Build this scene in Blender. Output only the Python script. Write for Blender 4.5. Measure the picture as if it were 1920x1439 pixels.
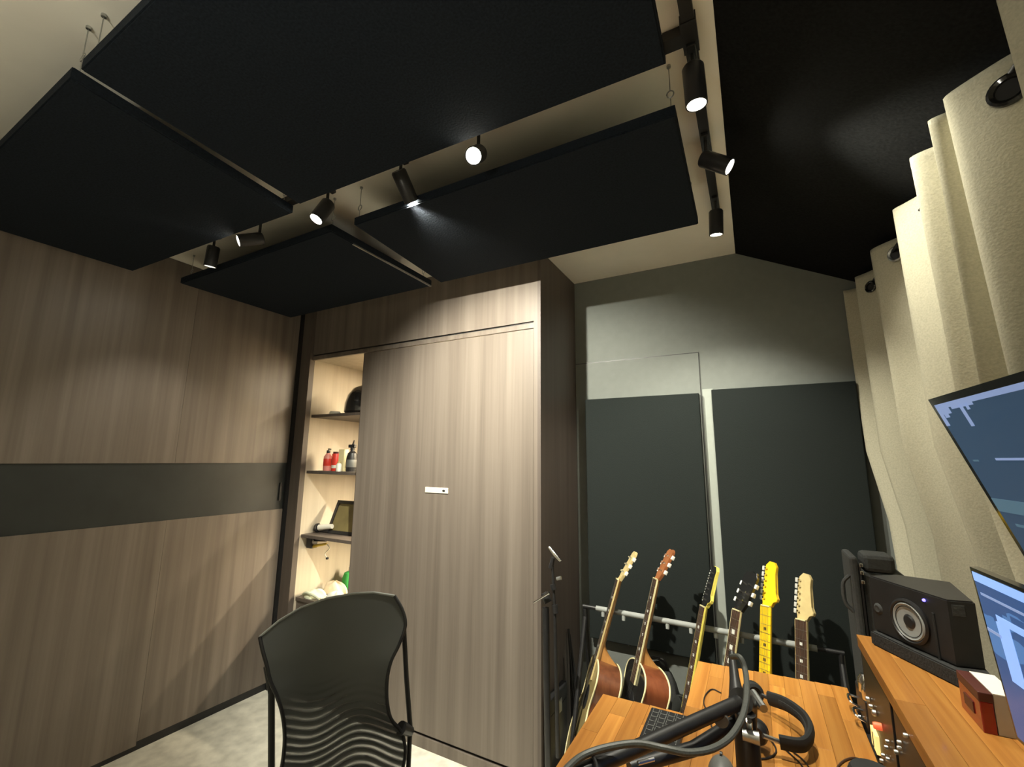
import bpy, bmesh, math, random
from mathutils import Vector, Matrix
random.seed(7)
S = bpy.context.scene
for o in list(bpy.data.objects): bpy.data.objects.remove(o)
COL = S.collection

# ------------------------------------------------------------------ camera
cam_d = bpy.data.cameras.new('camera'); cam = bpy.data.objects.new('camera', cam_d); COL.objects.link(cam)
YAW, PITCH, ROLL = -0.49886, 0.17072, 0.00945
FPX = 822.6
_f = Vector((math.sin(YAW)*math.cos(PITCH), math.cos(YAW)*math.cos(PITCH), math.sin(PITCH)))
_r = Vector((math.cos(YAW), -math.sin(YAW), 0)); _u = _r.cross(_f)
R_ = math.cos(ROLL)*_r + math.sin(ROLL)*_u
U_ = -math.sin(ROLL)*_r + math.cos(ROLL)*_u
H = 1.45
cam.matrix_world = Matrix(((R_.x, U_.x, -_f.x, 0), (R_.y, U_.y, -_f.y, 0), (R_.z, U_.z, -_f.z, H), (0, 0, 0, 1)))
cam_d.sensor_width = 36; cam_d.lens = FPX/1920*36; cam_d.clip_start = .02; cam_d.clip_end = 30
S.camera = cam

def ray(px, py):
    return R_*((px-960)/FPX) - U_*((py-719.5)/FPX) + _f
def at(px, py, ax, val):
    """point of the room that the photograph shows at px,py, on the plane axis=val"""
    d = ray(px, py); o = Vector((0, 0, H)); t = (val-o[ax])/d[ax]
    return o + d*t
def atp(px, py, p0, n):
    d = ray(px, py); o = Vector((0, 0, H)); t = (Vector(p0)-o).dot(n)/d.dot(n)
    return o + d*t

# ------------------------------------------------------------------ world, exposure
w = bpy.data.worlds.new('world'); S.world = w; w.use_nodes = True
w.node_tree.nodes['Background'].inputs[0].default_value = (.8, .85, 1, 1)
w.node_tree.nodes['Background'].inputs[1].default_value = 0.02
S.view_settings.view_transform = 'Standard'; S.view_settings.look = 'None'
S.view_settings.gamma = 1; S.view_settings.use_curve_mapping = False
S.view_settings.exposure = 0.98
LAMP_COL = (1.0, .955, .80)
SPOT_W = 26.0
SPILL_W = .28
UP_W = 9.0

# ------------------------------------------------------------------ helpers
def link(o, parent=None):
    COL.objects.link(o)
    if parent is not None: o.parent = parent
    return o
def tag(o, label=None, cat=None, group=None, kind=None):
    if label: o['label'] = label
    if cat: o['category'] = cat
    if group: o['group'] = group
    if kind: o['kind'] = kind
    return o
def empty(name, loc, label, cat, group=None):
    o = bpy.data.objects.new(name, None); o.empty_display_size = .05; o.location = loc; link(o)
    return tag(o, label, cat, group)
class MB:
    """collects world-space shapes into one mesh"""
    def __init__(s): s.bm = bmesh.new()
    def poly(s, vs, fs):
        v = [s.bm.verts.new(p) for p in vs]
        for f in fs:
            try: s.bm.faces.new([v[i] for i in f])
            except ValueError: pass
        return v
    def box(s, x0, x1, y0, y1, z0, z1, M=None, bevel=0):
        vs = [(x0,y0,z0),(x1,y0,z0),(x1,y1,z0),(x0,y1,z0),(x0,y0,z1),(x1,y0,z1),(x1,y1,z1),(x0,y1,z1)]
        vs = [Vector(p) for p in vs]
        if M: vs = [M @ p for p in vs]
        v = s.poly(vs, [(0,3,2,1),(4,5,6,7),(0,1,5,4),(1,2,6,5),(2,3,7,6),(3,0,4,7)])
        if bevel:
            es = list({e for a in v for e in a.link_edges})
            bmesh.ops.bevel(s.bm, geom=es, offset=bevel, segments=2, affect='EDGES', profile=.5)
        return s
    def prism(s, pts, z0, z1, M=None, bevel=0):
        """outline pts (x,y) extruded z0..z1"""
        n = len(pts); vs = [Vector((p[0],p[1],z0)) for p in pts]+[Vector((p[0],p[1],z1)) for p in pts]
        if M: vs = [M @ p for p in vs]
        v = s.poly(vs, [tuple(range(n))[::-1], tuple(range(n,2*n))]+[(i,(i+1)%n,n+(i+1)%n,n+i) for i in range(n)])
        if bevel:
            es = [e for a in v[:n] for e in a.link_edges if e.other_vert(a) in v[:n]]+[e for a in v[n:] for e in a.link_edges if e.other_vert(a) in v[n:]]
            bmesh.ops.bevel(s.bm, geom=list(set(es)), offset=bevel, segments=2, affect='EDGES')
        return s
    def tube(s, pts, r, n=12, cap=True, flat=1.0):
        pts = [Vector(p) for p in pts]
        rs = r if isinstance(r, (list, tuple)) else [r]*len(pts)
        rings = []; prev = None
        for i, p in enumerate(pts):
            t = (pts[min(i+1,len(pts)-1)]-pts[max(i-1,0)]).normalized()
            if prev is None:
                a = Vector((0,0,1)) if abs(t.z) < .9 else Vector((1,0,0))
                x = t.cross(a).normalized()
            else:
                x = (prev - t*prev.dot(t)).normalized()
            y = t.cross(x); prev = x
            rings.append([s.bm.verts.new(p + (x*math.cos(2*math.pi*k/n)+y*flat*math.sin(2*math.pi*k/n))*rs[i]) for k in range(n)])
        for a, b in zip(rings, rings[1:]):
            for k in range(n): s.bm.faces.new((a[k], a[(k+1)%n], b[(k+1)%n], b[k]))
        if cap:
            s.bm.faces.new(rings[0][::-1]); s.bm.faces.new(rings[-1])
        return s
    def lathe(s, prof, M, n=24):
        """prof: (radius, z) list along local z"""
        rings = []
        for r, z in prof:
            if r < 1e-5: rings.append([s.bm.verts.new(M @ Vector((0,0,z)))])
            else: rings.append([s.bm.verts.new(M @ Vector((r*math.cos(2*math.pi*k/n), r*math.sin(2*math.pi*k/n), z))) for k in range(n)])
        for a, b in zip(rings, rings[1:]):
            for k in range(n):
                q = []
                if len(a) == 1: q = [a[0], b[(k+1)%n], b[k]]
                elif len(b) == 1: q = [a[k], a[(k+1)%n], b[0]]
                else: q = [a[k], a[(k+1)%n], b[(k+1)%n], b[k]]
                s.bm.faces.new(q)
        return s
    def grid(s, rows):
        v = [[s.bm.verts.new(p) for p in r] for r in rows]
        for a, b in zip(v, v[1:]):
            for k in range(len(a)-1): s.bm.faces.new((a[k], a[k+1], b[k+1], b[k]))
        return s
    def build(s, name, m, parent=None, smooth=False, loc=None):
        me = bpy.data.meshes.new(name)
        bmesh.ops.recalc_face_normals(s.bm, faces=s.bm.faces[:])
        s.bm.normal_update()
        if smooth:
            for f in s.bm.faces: f.smooth = True
            for e in s.bm.edges:
                if len(e.link_faces) == 2 and e.calc_face_angle(0) > .6: e.smooth = False
        # origin: parent's place, or given loc
        off = Vector(loc) if loc is not None else (WM(parent) if parent is not None else None)
        if off is not None:
            for v in s.bm.verts: v.co -= off
        s.bm.to_mesh(me); s.bm.free()
        o = bpy.data.objects.new(name, me); me.materials.append(m)
        link(o, parent)
        if loc is not None and parent is None: o.location = loc
        if loc is not None and parent is not None: o.location = Vector(loc)-WM(parent)
        return o
def WM(o):
    v = Vector((0,0,0))
    while o is not None: v += o.location; o = o.parent
    return v
def frame(p, d, up=(0,0,1)):
    """matrix with local z along d at p"""
    z = Vector(d).normalized(); a = Vector(up)
    if abs(z.dot(a)) > .95: a = Vector((0,1,0))
    x = a.cross(z).normalized(); y = z.cross(x)
    return Matrix(((x.x,y.x,z.x,p[0]),(x.y,y.y,z.y,p[1]),(x.z,y.z,z.z,p[2]),(0,0,0,1)))
def spline(pts, n=8):
    P = [Vector(p) for p in pts]; P = [P[0]*2-P[1]]+P+[P[-1]*2-P[-2]]; out = []
    for i in range(1, len(P)-2):
        a,b,c,d = P[i-1:i+3]
        for k in range(n):
            t = k/n
            out.append(.5*((2*b)+(c-a)*t+(2*a-5*b+4*c-d)*t*t+(3*b-a-3*c+d)*t**3))
    out.append(P[-2]); return out

# ------------------------------------------------------------------ materials
def newmat(name):
    m = bpy.data.materials.new(name); m.use_nodes = True
    return m, m.node_tree, m.node_tree.nodes['Principled BSDF']
def mat(name, col, rough=.6, metal=0, var=.12, scale=30, bump=0, stretch=(1,1,1), spec=None, coat=0):
    m, t, b = newmat(name); N = t.nodes; L = t.links
    tc = N.new('ShaderNodeTexCoord'); mp = N.new('ShaderNodeMapping'); mp.inputs['Scale'].default_value = stretch
    L.new(tc.outputs['Object'], mp.inputs[0])
    nz = N.new('ShaderNodeTexNoise'); nz.inputs['Scale'].default_value = scale; nz.inputs['Detail'].default_value = 5
    L.new(mp.outputs[0], nz.inputs['Vector'])
    r = N.new('ShaderNodeValToRGB')
    r.color_ramp.elements[0].position = .3; r.color_ramp.elements[1].position = .7
    r.color_ramp.elements[0].color = tuple(c*(1-var) for c in col)+(1,)
    r.color_ramp.elements[1].color = tuple(min(1,c*(1+var)) for c in col)+(1,)
    L.new(nz.outputs[0], r.inputs[0]); L.new(r.outputs[0], b.inputs['Base Color'])
    b.inputs['Roughness'].default_value = rough; b.inputs['Metallic'].default_value = metal
    if spec is not None: b.inputs['Specular IOR Level'].default_value = spec
    if coat: b.inputs['Coat Weight'].default_value = coat; b.inputs['Coat Roughness'].default_value = .08
    if bump:
        bp = N.new('ShaderNodeBump'); bp.inputs['Strength'].default_value = bump; bp.inputs['Distance'].default_value = .004
        L.new(nz.outputs[0], bp.inputs['Height']); L.new(bp.outputs[0], b.inputs['Normal'])
    return m
def wood(name, c0, c1, c2, sc=(14,14,.5), rough=.5, rnd=0.0, coat=0, spec=.4, detail=6):
    """streaky grain along local z of the mapping, each object offset by its own random"""
    m, t, b = newmat(name); N = t.nodes; L = t.links
    tc = N.new('ShaderNodeTexCoord'); mp = N.new('ShaderNodeMapping'); mp.inputs['Scale'].default_value = sc
    oi = N.new('ShaderNodeObjectInfo'); mu = N.new('ShaderNodeMath'); mu.operation = 'MULTIPLY'; mu.inputs[1].default_value = 40
    L.new(oi.outputs['Random'], mu.inputs[0]); L.new(tc.outputs['Object'], mp.inputs[0])
    nz = N.new('ShaderNodeTexNoise'); nz.noise_dimensions = '4D'; nz.inputs['Scale'].default_value = 1; nz.inputs['Detail'].default_value = detail
    nz.inputs['Roughness'].default_value = .62; nz.inputs['Distortion'].default_value = .3
    L.new(mp.outputs[0], nz.inputs['Vector']); L.new(mu.outputs[0], nz.inputs['W'])
    r = N.new('ShaderNodeValToRGB'); e = r.color_ramp.elements
    e[0].position = .28; e[0].color = c0+(1,); e[1].position = .74; e[1].color = c2+(1,)
    x = e.new(.5); x.color = c1+(1,)
    L.new(nz.outputs[0], r.inputs[0])
    hs = N.new('ShaderNodeHueSaturation')
    ma = N.new('ShaderNodeMapRange'); ma.inputs[3].default_value = 1-rnd; ma.inputs[4].default_value = 1+rnd
    L.new(oi.outputs['Random'], ma.inputs[0]); L.new(ma.outputs[0], hs.inputs['Value']); L.new(r.outputs[0], hs.inputs['Color'])
    L.new(hs.outputs[0], b.inputs['Base Color'])
    b.inputs['Roughness'].default_value = rough; b.inputs['Specular IOR Level'].default_value = spec
    if coat: b.inputs['Coat Weight'].default_value = coat; b.inputs['Coat Roughness'].default_value = .1
    bp = N.new('ShaderNodeBump'); bp.inputs['Strength'].default_value = .12; bp.inputs['Distance'].default_value = .001
    L.new(nz.outputs[0], bp.inputs['Height']); L.new(bp.outputs[0], b.inputs['Normal'])
    return m
def emit(name, col, s):
    m, t, b = newmat(name); b.inputs['Base Color'].default_value = col+(1,)
    b.inputs['Emission Color'].default_value = col+(1,); b.inputs['Emission Strength'].default_value = s
    return m
M = {}
M['paint'] = mat('ceiling_paint', (.90,.865,.77), .85, var=.03, scale=6)
M['greywall'] = mat('grey_wall_paper', (.185,.20,.185), .85, var=.04, scale=25, bump=.05)
M['wallstrip'] = mat('pale_grey_paint', (.33,.36,.325), .8, var=.03)
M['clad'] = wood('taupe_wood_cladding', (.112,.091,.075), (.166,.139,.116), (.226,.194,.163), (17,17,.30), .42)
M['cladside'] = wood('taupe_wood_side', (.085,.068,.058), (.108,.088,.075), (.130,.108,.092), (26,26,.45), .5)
M['niche'] = wood('pale_niche_lining', (.46,.40,.31), (.52,.46,.36), (.58,.52,.42), (20,20,.6), .6)
M['band'] = mat('dark_green_grey_band', (.021,.025,.024), .5, var=.15, scale=8)
M['black_fab'] = mat('black_acoustic_fabric', (.0115,.0155,.0215), .95, var=.3, scale=160, bump=.25, spec=.12)
M['grey_fab'] = mat('charcoal_acoustic_fabric', (.0165,.0205,.0195), .95, var=.1, scale=220, bump=.15, spec=.15)
M['soffit'] = mat('black_felt', (.009,.0095,.0095), .97, var=.35, scale=120, bump=.3, spec=.1)
M['carpet'] = mat('mottled_beige_floor', (.66,.64,.55), .9, var=.17, scale=14, bump=.2)
M['curtain'] = mat('beige_felt_curtain', (.49,.465,.355), .95, var=.10, scale=190, bump=.18, spec=.1)
M['black'] = mat('black_plastic', (.014,.014,.015), .42, var=.2)
M['blackm'] = mat('black_powder_metal', (.012,.012,.013), .45, metal=.0, var=.2)
M['lampblack'] = mat('satin_black_lamp', (.02,.02,.021), .35, var=.15)
M['rubber'] = mat('matte_black_rubber', (.012,.013,.013), .8, var=.2)
M['foam'] = mat('dark_foam', (.02,.021,.021), .95, var=.3, scale=180, bump=.4)
M['chrome'] = mat('chrome', (.72,.72,.70), .2, metal=1, var=.05)
M['steel'] = mat('brushed_steel', (.45,.46,.45), .38, metal=1, var=.08)
M['greytube'] = mat('grey_foam_tube', (.27,.285,.275), .7, var=.08)
M['greyplastic'] = mat('grey_plastic', (.11,.115,.11), .5, var=.1)
M['stave'] = wood('oiled_oak_staves', (.30,.112,.020), (.41,.172,.034), (.52,.250,.056), (55,1.6,55),   .38, rnd=.26, coat=.15, spec=.5)
M['edgewood'] = wood('oiled_oak_edge', (.24,.09,.018), (.32,.13,.028), (.40,.18,.04), (55,1.6,55), .4)
M['dkwood'] = wood('mahogany', (.085,.028,.013), (.13,.045,.02), (.18,.068,.03), (40,40,2), .3, coat=.5)
M['redwood'] = wood('reddish_mahogany', (.12,.032,.013), (.175,.05,.02), (.22,.07,.028), (40,40,2), .3, coat=.5)
M['neckwood'] = wood('pale_brown_neck', (.30,.16,.06), (.40,.22,.085), (.50,.29,.12), (60,60,3), .35)
M['heelwood'] = wood('amber_heel', (.42,.19,.055), (.52,.25,.075), (.60,.32,.10), (60,60,3), .35)
M['heelbrown'] = wood('amber_brown_head', (.22,.07,.025), (.30,.11,.04), (.38,.16,.06), (60,60,3), .3, coat=.5)
M['pegmetal'] = mat('bright_nickel_pegs', (.50,.50,.46), .3, var=.05, coat=.3)
M['spruce'] = wood('shaded_spruce_top', (.20,.15,.06), (.26,.20,.085), (.31,.245,.11), (80,80,1), .35, coat=.3)
M['cream'] = mat('cream_binding', (.72,.66,.38), .4, var=.05)
M['yellow'] = mat('bright_yellow_maple', (.86,.56,.015), .32, var=.06, coat=.4)
M['lemon'] = mat('lemon_maple', (.80,.70,.14), .35, var=.05)
M['maple'] = mat('pale_maple', (.55,.44,.21), .4, var=.08)
M['rosewood'] = mat('rosewood_board', (.06,.03,.018), .45, var=.3, scale=60, stretch=(1,1,.2))
M['pearl'] = mat('pearl_inlay', (.75,.75,.70), .25, var=.06)
M['gloss_black'] = mat('gloss_black', (.012,.012,.012), .15, var=.1, coat=.6)
M['red'] = mat('glossy_red', (.24,.008,.008), .25, var=.1, coat=.4)
M['maroon'] = mat('maroon_card', (.075,.018,.013), .45, var=.15)
M['white'] = mat('white_card', (.78,.77,.68), .6, var=.03)
M['beige'] = mat('beige_card', (.46,.41,.33), .7, var=.05)
M['cable'] = mat('grey_braided_cable', (.065,.07,.062), .5, var=.2, scale=300)
M['gig'] = mat('dark_grey_nylon', (.035,.037,.036), .8, var=.2, scale=120, bump=.3)
M['edgegrey'] = mat('grey_edge_highlight', (.22,.23,.21), .5, var=.1)  # highlight on the chair's top edge, put into the colour as lighter grey
M['green'] = mat('green_felt', (.05,.42,.10), .8, var=.15)
M['cloth'] = mat('white_green_cloth', (.66,.70,.52), .9, var=.1, scale=40)
M['cloth2'] = mat('cream_cloth', (.70,.58,.42), .9, var=.1, scale=40)
M['label_red'] = mat('red_label', (.72,.05,.03), .4, var=.08)
M['pink'] = mat('pink_label', (.80,.30,.25), .4, var=.08)
M['yellowtool'] = mat('yellow_plastic', (.70,.50,.06), .5, var=.1)
M['creambox'] = mat('cream_box', (.75,.66,.38), .6, var=.05)
M['picture'] = mat('olive_print', (.16,.13,.05), .5, var=.2, scale=9)
M['cone'] = mat('grey_speaker_cone', (.30,.32,.32), .4, var=.1)
M['plate'] = mat('ivory_plate', (.70,.67,.57), .4, var=.03)
M['lens'] = emit('lamp_lens', (1,.93,.75), 40)
M['ledstrip'] = emit('led_strip', (1,.85,.60), 6)
M['bluled'] = emit('blue_led', (.12,.10,1.0), 3)
M['vu'] = emit('lit_meter', (1,.72,.25), .45)
M['redlamp'] = emit('orange_red_indicator', (1,.16,.06), .3)

# woven chair mesh: see-through weave with darker overlapping bands
def mesh_fabric():
    m, t, b = newmat('black_chair_mesh'); N = t.nodes; L = t.links
    b.inputs['Base Color'].default_value = (.060,.066,.064,1); b.inputs['Roughness'].default_value = .36
    b.inputs['Sheen Weight'].default_value = .3
    tr = N.new('ShaderNodeBsdfTransparent'); mx = N.new('ShaderNodeMixShader')
    tc = N.new('ShaderNodeTexCoord')
    sp = N.new('ShaderNodeSeparateXYZ'); L.new(tc.outputs['Object'], sp.inputs[0])
    def math_(op, a, b_=None, c=None):
        n = N.new('ShaderNodeMath'); n.operation = op
        for i,v in enumerate((a,b_,c)):
            if v is None: continue
            if isinstance(v,(int,float)): n.inputs[i].default_value = v
            else: L.new(v, n.inputs[i])
        return n.outputs[0]
    # along the width of the back (roughly x*.5+y*.87 in the chair's own frame)
    h = math_('ADD', math_('MULTIPLY', sp.outputs[0], .49), math_('MULTIPLY', sp.outputs[1], .87))
    nz = N.new('ShaderNodeTexNoise'); nz.inputs['Scale'].default_value = 5; L.new(tc.outputs['Object'], nz.inputs['Vector'])
    ph = math_('ADD', math_('MULTIPLY', sp.outputs[2], 270), math_('MULTIPLY', math_('COSINE', math_('MULTIPLY_ADD', h, 24, 1.0)), 5.5))
    ph = math_('ADD', ph, math_('MULTIPLY', nz.outputs[0], 5))
    wv = math_('POWER', math_('MULTIPLY_ADD', math_('SINE', ph), .5, .5), 1.6)
    mr = N.new('ShaderNodeMapRange'); mr.inputs[1].default_value = .66; mr.inputs[2].default_value = .84
    mr.inputs[3].default_value = 1; mr.inputs[4].default_value = 0
    L.new(math_('ADD', sp.outputs[2], math_('MULTIPLY_ADD', nz.outputs[0], .12, -.06)), mr.inputs[0])
    m2v = math_('MULTIPLY_ADD', math_('MULTIPLY', wv, mr.outputs[0]), .58, .02)
    class _o: outputs = [m2v]
    m2 = _o()
    out = N['Material Output']
    L.new(m2.outputs[0], mx.inputs[0]); L.new(b.outputs[0], mx.inputs[1]); L.new(tr.outputs[0], mx.inputs[2])
    L.new(mx.outputs[0], out.inputs[0])
    return m
M['mesh'] = mesh_fabric()

def screen_mat(name, bg, hi, k):
    """a lit screen: dark blue window with paler blocks (programme tracks)"""
    m, t, b = newmat(name); N = t.nodes; L = t.links
    tc = N.new('ShaderNodeTexCoord')
    mp = N.new('ShaderNodeMapping'); mp.inputs['Scale'].default_value = (1, k*9, k*30)
    L.new(tc.outputs['Object'], mp.inputs[0])
    v = N.new('ShaderNodeTexVoronoi'); v.distance = 'CHEBYCHEV'; v.inputs['Scale'].default_value = 1.4
    L.new(mp.outputs[0], v.inputs['Vector'])
    r = N.new('ShaderNodeValToRGB'); e = r.color_ramp.elements; r.color_ramp.interpolation = 'CONSTANT'
    e[0].position = 0; e[0].color = bg+(1,); e[1].position = .66; e[1].color = hi+(1,)
    L.new(v.outputs['Color'], r.inputs[0])
    L.new(r.outputs[0], b.inputs['Emission Color']); b.inputs['Emission Strength'].default_value = .6
    b.inputs['Base Color'].default_value = (.01,.012,.02,1); b.inputs['Roughness'].default_value = .25
    return m
M['scr_up'] = emit('upper_screen_blue', (.022,.047,.085), .55)
M['scr_lo'] = screen_mat('lower_screen_blue', (.028,.075,.20), (.07,.17,.38), 1.0)
M['scr_bar'] = emit('screen_pale_bar', (.16,.22,.38), .6)
M['scr_dim'] = emit('screen_dim_line', (.05,.10,.14), .6)
M['scr_bright'] = emit('screen_bright_bar', (.20,.34,.72), .6)

# ------------------------------------------------------------------ room shell
ZF, ZC, XL, YC, XC, YE, XR = -.065, 2.6, -2.93, 2.08, -.96, 2.616, .66
def struct(name, mb, m, parent=None, smooth=False):
    o = mb.build(name, m, parent, smooth, loc=None)
    if parent is None: o['kind'] = 'structure'
    return o
struct('floor', MB().box(XL-.1, XR+.1, -2.0, YE+.1, ZF-.05, ZF), M['carpet'])
struct('ceiling', MB().box(XL-.1, XR+.1, -2.0, YE+.1, ZC, ZC+.05), M['paint'])
wl = struct('wall_left', MB().box(XL-.1, XL-.02, -2.0, YE+.1, ZF, ZC), M['paint'])
struct('wall_back', MB().box(XL-.1, XR+.1, YE, YE+.1, ZF, ZC), M['greywall'])
struct('wall_right', MB().box(XR, XR+.1, -2.0, YE+.1, ZF, ZC), M['paint'])
struct('wall_front', MB().box(XL-.1, XR+.1, -2.1, -2.0, ZF, ZC), M['paint'])
# left wall cladding, panel by panel, with the dark band between
seams = [-2.0, -.65, 1.331, 2.035]
for a, b in zip(seams, seams[1:]):
    dx = 0 if b < 2 else -.004
    struct('cladding_panel', MB().box(XL-.018, XL+dx, a+.0015, b-.0015, 1.409, ZC-.002), M['clad'], wl)
    struct('cladding_panel', MB().box(XL-.018, XL+dx, a+.0015, b-.0015, ZF+(.028 if b < 2 else .045), 1.091), M['clad'], wl)
    struct('band_panel', MB().box(XL-.018, XL-.006+dx, a+.0008, b-.0008, 1.091, 1.409), M['band'], wl)
struct('door_pull', MB().box(XL-.02, XL+.002, 1.995, 2.012, 1.15, 1.27), M['black'], wl)
struct('baseboard_left', MB().box(XL-.019, XL-.01, -2.0, 2.035, ZF, ZF+.045), M['black'])
# end wall: flush grey door leaf with a thin shadow gap, pale strip between the panels
d1 = struct('door_1', MB().box(XC+.002, -.232, YE-.006, YE, ZF, 2.05), M['greywall'])
struct('door_gap', MB().box(XC+.002, -.229, YE-.0062, YE-.0002, 2.050, 2.054).box(-.232, -.2285, YE-.0062, YE-.0002, ZF, 2.054), M['black'], d1)
struct('trim_1', MB().box(-.222, -.17, YE-.012, YE, ZF, 1.84), M['wallstrip'])

# sloped black felt panel between ceiling and curtain wall
mb = MB(); mb.poly([(-.006,-2,ZC-.001),(XR-.001,-2,2.252),(XR-.001,-2,ZC-.001),(-.006,YE-.001,ZC-.001),(XR-.001,YE-.001,2.252),(XR-.001,YE-.001,ZC-.001)],
    [(0,1,2),(5,4,3),(0,3,4,1),(1,4,5,2),(2,5,3,0)])
tag(mb.build('sloped_acoustic_panel', M['soffit']), 'long black felt panel sloping down from the ceiling to the curtain tops', 'acoustic panel')

# ------------------------------------------------------------------ hanging ceiling panels
PT, PB = 2.458, 2.42
def ceil_panel(quad, label, hooks, ring=False):
    cx = sum(q[0] for q in quad)/4; cy = sum(q[1] for q in quad)/4
    t = empty('ceiling_panel', (cx, cy, PB), label, 'acoustic panel', 'black panels hanging below the ceiling')
    MB().prism(quad, PB, PT, bevel=.004).build('panel', M['black_fab'], t)
    for hx, hy in hooks:
        h = MB().tube([(hx,hy,PT-.004),(hx,hy,PT+.03)], .0014, 6)
        ringp = [(hx+.010*math.cos(a), hy+.002*math.sin(a), PT+.045+.013*math.sin(a)) for a in [i*math.pi/5 for i in range(11)]]
        h.tube(ringp, .0018, 6, cap=False)
        h.tube([(hx,hy,PT+.055),(hx,hy,ZC)], .0014, 6)
        h.tube([(hx,hy,ZC-.008),(hx,hy,ZC)], .006, 8)
        h.build('hanging_wire', M['steel'], t)
    return t
ceil_panel([(-1.440,.322),(-.107,.322),(-.120,1.005),(-1.480,.978)], 'large black ceiling panel nearest the camera, right of the long gap', [(-1.425,.340),(-.14,.35),(-1.46,.955),(-.15,.98)])
ceil_panel([(-2.84,.318),(-1.496,.318),(-1.566,1.006),(-2.84,.970)], 'black ceiling panel over the left wall, left of the long gap', [(-1.505,.335),(-2.80,.36),(-1.59,.98),(-2.80,.93)])
p3 = ceil_panel([(-2.80,1.175),(-1.545,1.175),(-1.548,1.865),(-2.80,1.865)], 'black ceiling panel in the far left corner above the open shelves', [(-1.57,1.20),(-2.77,1.21),(-1.58,1.83),(-2.77,1.83)])
MB().box(-1.5535,-1.5465,1.30,1.865,PB-.003,PB+.005).build('edge_strip', M['steel'], p3)
ceil_panel([(-1.415,1.186),(-.124,1.186),(-.131,1.848),(-1.468,1.85)], 'black ceiling panel in front of the cabinet, right of the double bright gap', [(-.136,1.197),(-1.400,1.197),(-.15,1.82),(-1.44,1.82)])

# ------------------------------------------------------------------ light track and spotlights
tr = empty('track_rail', (-.068, .3, 2.6), 'black lighting track running along the right ceiling edge toward the window curtain wall', 'light track')
MB().box(-.084,-.052,-1.7,2.13,2.572,ZC).build('rail', M['lampblack'], tr)
MB().box(-.088,-.048,1.055,1.155,2.569,2.598).build('junction_cover', M['lampblack'], tr)
tr2 = empty('track_rail', (-1.4, 1.105, 2.6), 'black lighting track crossing the ceiling between the hanging panels', 'light track')
MB().box(-2.62,-.088,1.089,1.121,2.572,ZC).build('rail', M['lampblack'], tr2)
MB().box(-.135,-.088,1.084,1.126,2.569,2.599).build('end_feed', M['lampblack'], tr2)
def spot(base, d, label, stem_y=None, length=.105, r=.0285, energy=1.0, size=62, spill=1.0):
    base = Vector(base); d = Vector(d).normalized()
    t = empty('spotlight', (base.x, base.y, 2.572), label, 'spotlight', 'black cylinder spotlights on the ceiling tracks')
    MB().box(base.x-.012, base.x+.012, base.y-.03, base.y+.03, 2.560, 2.5725, bevel=.002).build('track_adapter', M['lampblack'], t)
    MB().tube([(base.x,base.y,2.562),(base.x,base.y,base.z-.012)], .006, 10).build('stem', M['lampblack'], t)
    c0 = base + d*(-.018) + Vector((0,0,-.012)); Mx = frame(c0, d)
    MB().lathe([(0,0),(r*.86,0),(r,.006),(r,length),(r*.86,length),(r*.86,length-.012)], Mx, 28).build('head', M['lampblack'], t, True)
    MB().lathe([(0,length-.010),(r*.86,length-.010)], Mx, 28).build('lens', M['lens'], t)
    lp = c0 + d*(length+.004)
    for nm, pw, sz, bl in (('beam', SPOT_W*energy, size, .65), ('spill', SPILL_W*spill, 165, .5)):
        ld = bpy.data.lights.new(nm, 'SPOT'); ld.energy = pw; ld.color = LAMP_COL; ld.spot_size = math.radians(sz)
        ld.spot_blend = bl; ld.shadow_soft_size = .02
        lo = bpy.data.objects.new(nm, ld); link(lo, t)
        mw = frame(lp, -d); mw.translation = lp - Vector((base.x, base.y, 2.572)); lo.matrix_local = mw
    return t
YT = 1.105
spot((-2.345,YT,2.50), (-.22,.05,-1), 'leftmost spotlight, pointing straight down near the left wall', size=88, energy=.42)
spot((-1.955,YT,2.465), (-.40,-.82,-.40), 'second spotlight from the left, swung toward the left wall', size=60, energy=.3)
spot((-1.492,YT,2.50), (-.12,-.40,-.85), 'third spotlight from the left, tilted down toward the camera', energy=1.9)
spot((-1.088,YT,2.508), (-.05,.75,-.66), 'spotlight turned away toward the cabinet door', size=106, length=.115, energy=12.5)
spot((-.74,YT,2.475), (.26,-.70,-.66), 'brightest spotlight, glaring straight at the camera', energy=.8)
spot((-.068,1.150,2.515), (.02,.08,-1), 'near spotlight on the right track, pointing down over the desk', length=.115, energy=2.0)
spot((-.068,1.53,2.50), (.80,.0,-.60), 'spotlight on the right track aimed at the curtain', energy=.72, size=85)
spot((-.066,1.945,2.51), (-.06,.20,-1), 'last spotlight on the right track, nearest the grey end wall', energy=1.1, size=108)
spot((-.068,.25,2.50), (.75,.1,-.65), 'added unseen spotlight on the right track just above the camera', energy=.5, size=90)  # extra head out of view, added to brighten the room
spot((-.068,-.7,2.50), (-.1,.0,-1), 'added unseen spotlight on the right track behind the camera', energy=.7, size=80)  # another added head, unseen, only there for more light

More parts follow.
